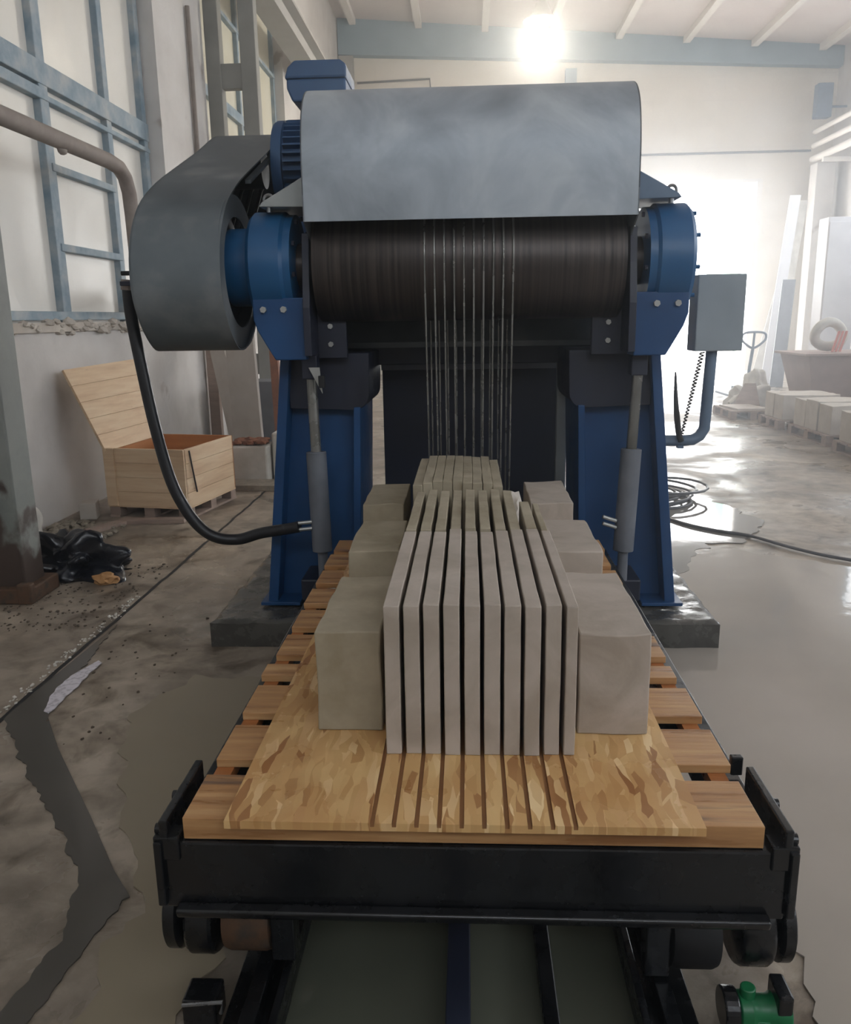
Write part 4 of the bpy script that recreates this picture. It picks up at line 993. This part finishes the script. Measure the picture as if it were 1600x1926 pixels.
def pile(x0, x1, y0, y1, z1, lab, n):
    for i in range(n):
        a = y0+(y1-y0)*i/n
        o = slab(x0+rr.uniform(0, .02), x1, a+.006, a+(y1-y0)/n-.006, .1405, z1+rr.uniform(-.02, .015), M['stone_low'], 200+i+int(x0*10+y0), .012, 'stone_block', .006, .12)
        nm = {1: [''], 3: ['near', 'middle', 'far'], 2: ['near', 'far']}[n][i]
        tag(o, '%s block of the %s on the right' % (nm, lab), 'stone block', 'stone piles on pallets')
pile(4.58, 5.4, 12.4, 13.15, .50, 'farthest stone pile', 2)
pile(4.60, 5.55, 10.8, 12.0, .52, 'middle stone pile', 3)
pile(4.55, 5.55, 9.25, 10.4, .52, 'nearest stone pile', 3)
tag(MB().box(4.3, 4.8, 13.7, 14.4, .141, .17, rz=R(8)).build('board', M['whiteboard']), 'pale board lying flat on the small far pallet', 'board')
lean('plank', [(4.50, 14.42, .142), (4.93, 14.36, .142), (4.9, 14.55, .5), (4.72, 14.58, .5)], .02, M['palletd'], 'grey plank tilted on the far pallet beside the white sacks', 'plank')
# tub
tb = thing('skip_tub', 'large brown grey tapered tub heaped with hoses and sacks behind the stone piles', 'tub', (6.6, 14.4, 0))
def taper(x0, x1, y0, y1, z0, z1, e):
    return MB().hexa([(x0+e, y0+e, z0), (x1-e, y0+e, z0), (x1-e, y1-e, z0), (x0+e, y1-e, z0)], [(x0, y0, z1), (x1, y0, z1), (x1, y1, z1), (x0, y1, z1)])
taper(5.50, 7.8, 13.9, 15.2, .02, .98, .22).build('body', M['tub'], tb, bevel=.01)
MB().box(5.42, 7.9, 13.84, 15.26, .98, 1.02).build('rim', M['tub'], tb, bevel=.006)
pts = []
for k in range(20):
    t = 2*PI*k/20; pts.append((6.02+.23*math.cos(t), 14.5+.05*math.sin(2*t), 1.31+.20*math.sin(t)))
tag(MB().tube(pts, .08, 14, closed=True).build('hose_ring', M['bagw'], None, smooth=True), 'fat white ring of hose standing in the brown tub', 'hose')
for k in range(3):
    lean('striped_slat', [(5.95+k*.06, 14.2, 1.03), (5.99+k*.06, 14.2, 1.03), (6.12+k*.06, 14.3, 1.36), (6.08+k*.06, 14.3, 1.36)], .02, M['orange'], '%s of the three leaning red and white slats in the tub' % ['leftmost', 'middle', 'rightmost'][k], 'slat')
tag(MB().blob((7.0, 14.5, 1.18), .45, .4, .3, .4, 2, 4, 5, 1.02).build('sack', M['bagw'], None, smooth=True), 'white sack heaped on the right of the brown tub', 'sack')
tag(MB().tube([(6.25, 14.1, 1.05), (6.4, 14.1, 1.2), (6.65, 14.1, 1.4), (6.95, 14.1, 1.5), (7.25, 14.1, 1.48)], .02, 10, smooth=5).build('hose', M['cable'], None, smooth=True), 'thin grey hose arching over the white sack in the tub', 'hose')
tag(MB().blob((5.35, 15.9, .25), .2, .2, .42, .4, 2, 4, 6, 0).build('sack', M['bagw'], None, smooth=True), 'tall white sack on the floor left of the brown tub', 'sack')
tag(MB().blob((4.95, 15.0, .15), .36, .26, .28, .5, 2, 4, 7, 0).build('sack', M['bagw'], None, smooth=True), 'low crumpled white sack behind the small far pallet', 'sack')
# pallet truck
pt = thing('pallet_truck', 'hand pallet truck with a looped handle parked beyond the stone piles', 'pallet truck', (5.4, 16.9, 0))
HX, HY = 5.40, 16.4
MB().tube([(HX-.05, HY, .1), (HX-.02, HY, .65), (HX+.02, HY, 1.03)], .03, 12).build('handle_shaft', M['armgrey'], pt, smooth=True)
MB().tube([(HX+.02, HY, 1.02), (HX-.16, HY, 1.13), (HX-.20, HY, 1.22), (HX-.15, HY, 1.30), (HX+.03, HY, 1.32), (HX+.21, HY, 1.30), (HX+.25, HY, 1.22), (HX+.20, HY, 1.13)], .022, 10, closed=True, smooth=4).build('handle_loop', M['armgrey'], pt, smooth=True)
MB().tube([(HX+.02, HY, 1.02), (HX+.03, HY, 1.31)], .022, 8).build('lever', M['armgrey'], pt)
ft = MB(); ft.box(HX-.28, HX-.12, HY+.1, HY+1.25, .07, .12); ft.box(HX+.12, HX+.28, HY+.1, HY+1.25, .07, .12); ft.box(HX-.28, HX+.28, HY, HY+.2, .07, .30)
ft.build('forks', M['armgrey'], pt, bevel=.01)
for x in (-.06, .06): MB().cyl((HX+x-.025, HY-.02, .09), (HX+x+.025, HY-.02, .09), .09, n=20).build('wheel', M['blackm'], pt)
# cabinet, leaning boards, pipes by the right wall
cb = thing('cabinet', 'tall white metal cabinet at the right edge behind the brown tub', 'cabinet', (7.9, 19, 0))
MB().box(7.55, 8.25, 18.7, 19.2, 0, 3.6).build('body', M['cabinet'], cb, bevel=.01)
MB().box(7.57, 8.23, 18.67, 18.7, .1, 3.5).build('door', M['cabinet'], cb, bevel=.006)
lean('board', [(7.0, 20.5, .0), (7.25, 20.5, .0), (8.0, 21.6, 4.4), (7.75, 21.6, 4.4)], .03, M['cabinet'], 'tall white board leaning right beside the gate', 'board')
lean('board', [(6.9, 19.6, .0), (7.2, 19.6, .0), (7.6, 20.4, 2.4), (7.3, 20.4, 2.4)], .03, M['cylgrey'], 'grey board leaning in front of the tall white board', 'board')
lean('plastic_sheet', [(7.6, 23.0, .0), (8.3, 23.0, .0), (9.2, 24.3, 4.6), (9.0, 24.3, 4.6)], .02, M['bagw'], 'pale hanging sheet slanting down between the gate and the white column', 'sheet')
rk = thing('pipe_rack', 'row of pale pipes on brackets high on the right wall', 'pipe rack', (9.6, 20, 5.6))
for dz, r_ in ((.0, .09), (.35, .07), (.7, .06)):
    MB().tube([(9.5, 14.5, 5.75+dz), (9.5, 25.0, 5.75+dz)], r_, 14).build('pipe', M['purlin'], rk, smooth=True)
for y in (16, 20, 24): MB().box(9.4, 10.19, y, y+.12, 5.55, 5.65).build('bracket', M['purlin'], rk)
tag(MB().box(9.35, 9.75, 24.6, 24.9, 6.75, 7.6).box(9.75, 10.2, 24.72, 24.78, 7.0, 7.06).build('floodlight', M['armgrey'], None, bevel=.02), 'dark grey floodlight box in the far right corner above the pipes', 'light')
# coil of hoses on the floor
hc = MB(); rr = random.Random(9)
for j in range(7):
    a0 = rr.uniform(.30, .62); cx_, cy_ = 1.6+rr.uniform(-.12, .2), 7.75+rr.uniform(-.2, .2); pts = []
    for k in range(20):
        t = 2*PI*k/20; pts.append((cx_+a0*math.cos(t), cy_+a0*.9*math.sin(t), .018+.016*j+.006*math.sin(3*t+j)))
    hc.tube(pts, .012, 8, closed=True)
tag(hc.build('hose_coil', M['cable'], None, smooth=True), 'loose coil of grey hoses on the wet floor right of the blue column', 'hose coil')
tag(MB().tube([(1.55, 7.2, .02), (1.75, 6.7, .02), (1.95, 6.45, .02), (2.15, 6.3, .02), (2.35, 5.95, .02), (2.55, 5.7, .02), (2.9, 5.45, .02), (3.4, 5.2, .02), (4.0, 4.9, .02)], .012, 8, smooth=6).build('cable', M['cable'], None, smooth=True), 'dark cable trailing from the hose coil across the slurry to the right edge', 'cable')
tag(MB().tube([(1.3, 9.4, .015), (1.6, 9.9, .015), (2.0, 10.6, .015), (2.1, 10.9, .015)], .012, 8, smooth=6).build('cable', M['cable'], None, smooth=True), 'short cable end on the dry floor behind the hose coil', 'cable')
# hanging lamp
lp = thing('ceiling_lamp', 'glowing lamp hanging from the ceiling over the middle of the hall', 'lamp', (1.40, 17.4, 6.98))
MB().blob((1.40, 17.4, 6.98), .10, .10, .13, 0, 1, 3, 0).build('bulb', M['lamp'], lp, smooth=True)
MB().lathe([(.06, .5), (.10, .42), (.20, .2), (.34, .10), (.33, .10), (.19, .19), (.09, .41), (.05, .5)], (1.40, 17.4, 6.98), 'z', 28).build('lamp_shade', M['lampshade'], lp, smooth=True)
MB().tube([(1.40, 17.4, 7.45), (1.40, 17.4, ceil_z(1.4))], .012, 8).build('rod', M['cable'], lp)
pl = bpy.data.lights.new('bulb_light', 'POINT'); pl.energy = 500; pl.color = (1, .93, .8); pl.shadow_soft_size = .25
po = bpy.data.objects.new('bulb_light', pl); C.objects.link(po); po.location = (1.40, 17.4, 6.7)
# outside net
tag(MB().poly([(8.15, 26.6, 5.25), (8.25, 26.6, 5.1), (8.25, 26.8, 2.6), (7.2, 26.5, 2.7), (7.25, 26.52, 2.9), (7.9, 26.4, 4.6)], [(0, 1, 2, 3, 4, 5)]).cyl((8.28, 26.8, -.02), (8.28, 26.8, 5.3), .04).build('tarpaulin', M['net'], None), 'pale green tarpaulin hanging outside the bright gate', 'tarpaulin')
so = [x for x in bpy.data.objects if x.name.startswith('tarpaulin')][0].modifiers.new('s', 'SOLIDIFY'); so.thickness = .02

# ------------------------------------------------------------------ haze volume, added so gate light veils the view like lens flare
hz = MB().box(XL-1, XR+1, YB-1, YF+.8, -.5, 10.5)
vm = bpy.data.materials.new('glare_haze'); vm.use_nodes = True
vn = vm.node_tree; vn.nodes.remove(vn.nodes['Principled BSDF'])
vs_ = vn.nodes.new('ShaderNodeVolumeScatter'); vs_.inputs['Color'].default_value = (.92, .96, 1, 1); vs_.inputs['Density'].default_value = HAZE; vs_.inputs['Anisotropy'].default_value = .75
vn.links.new(vs_.outputs[0], vn.nodes['Material Output'].inputs['Volume'])
tag(hz.build('glare_haze', vm), 'thin pale haze added to the air of the hall to glow with gate light', 'haze', kind='stuff')
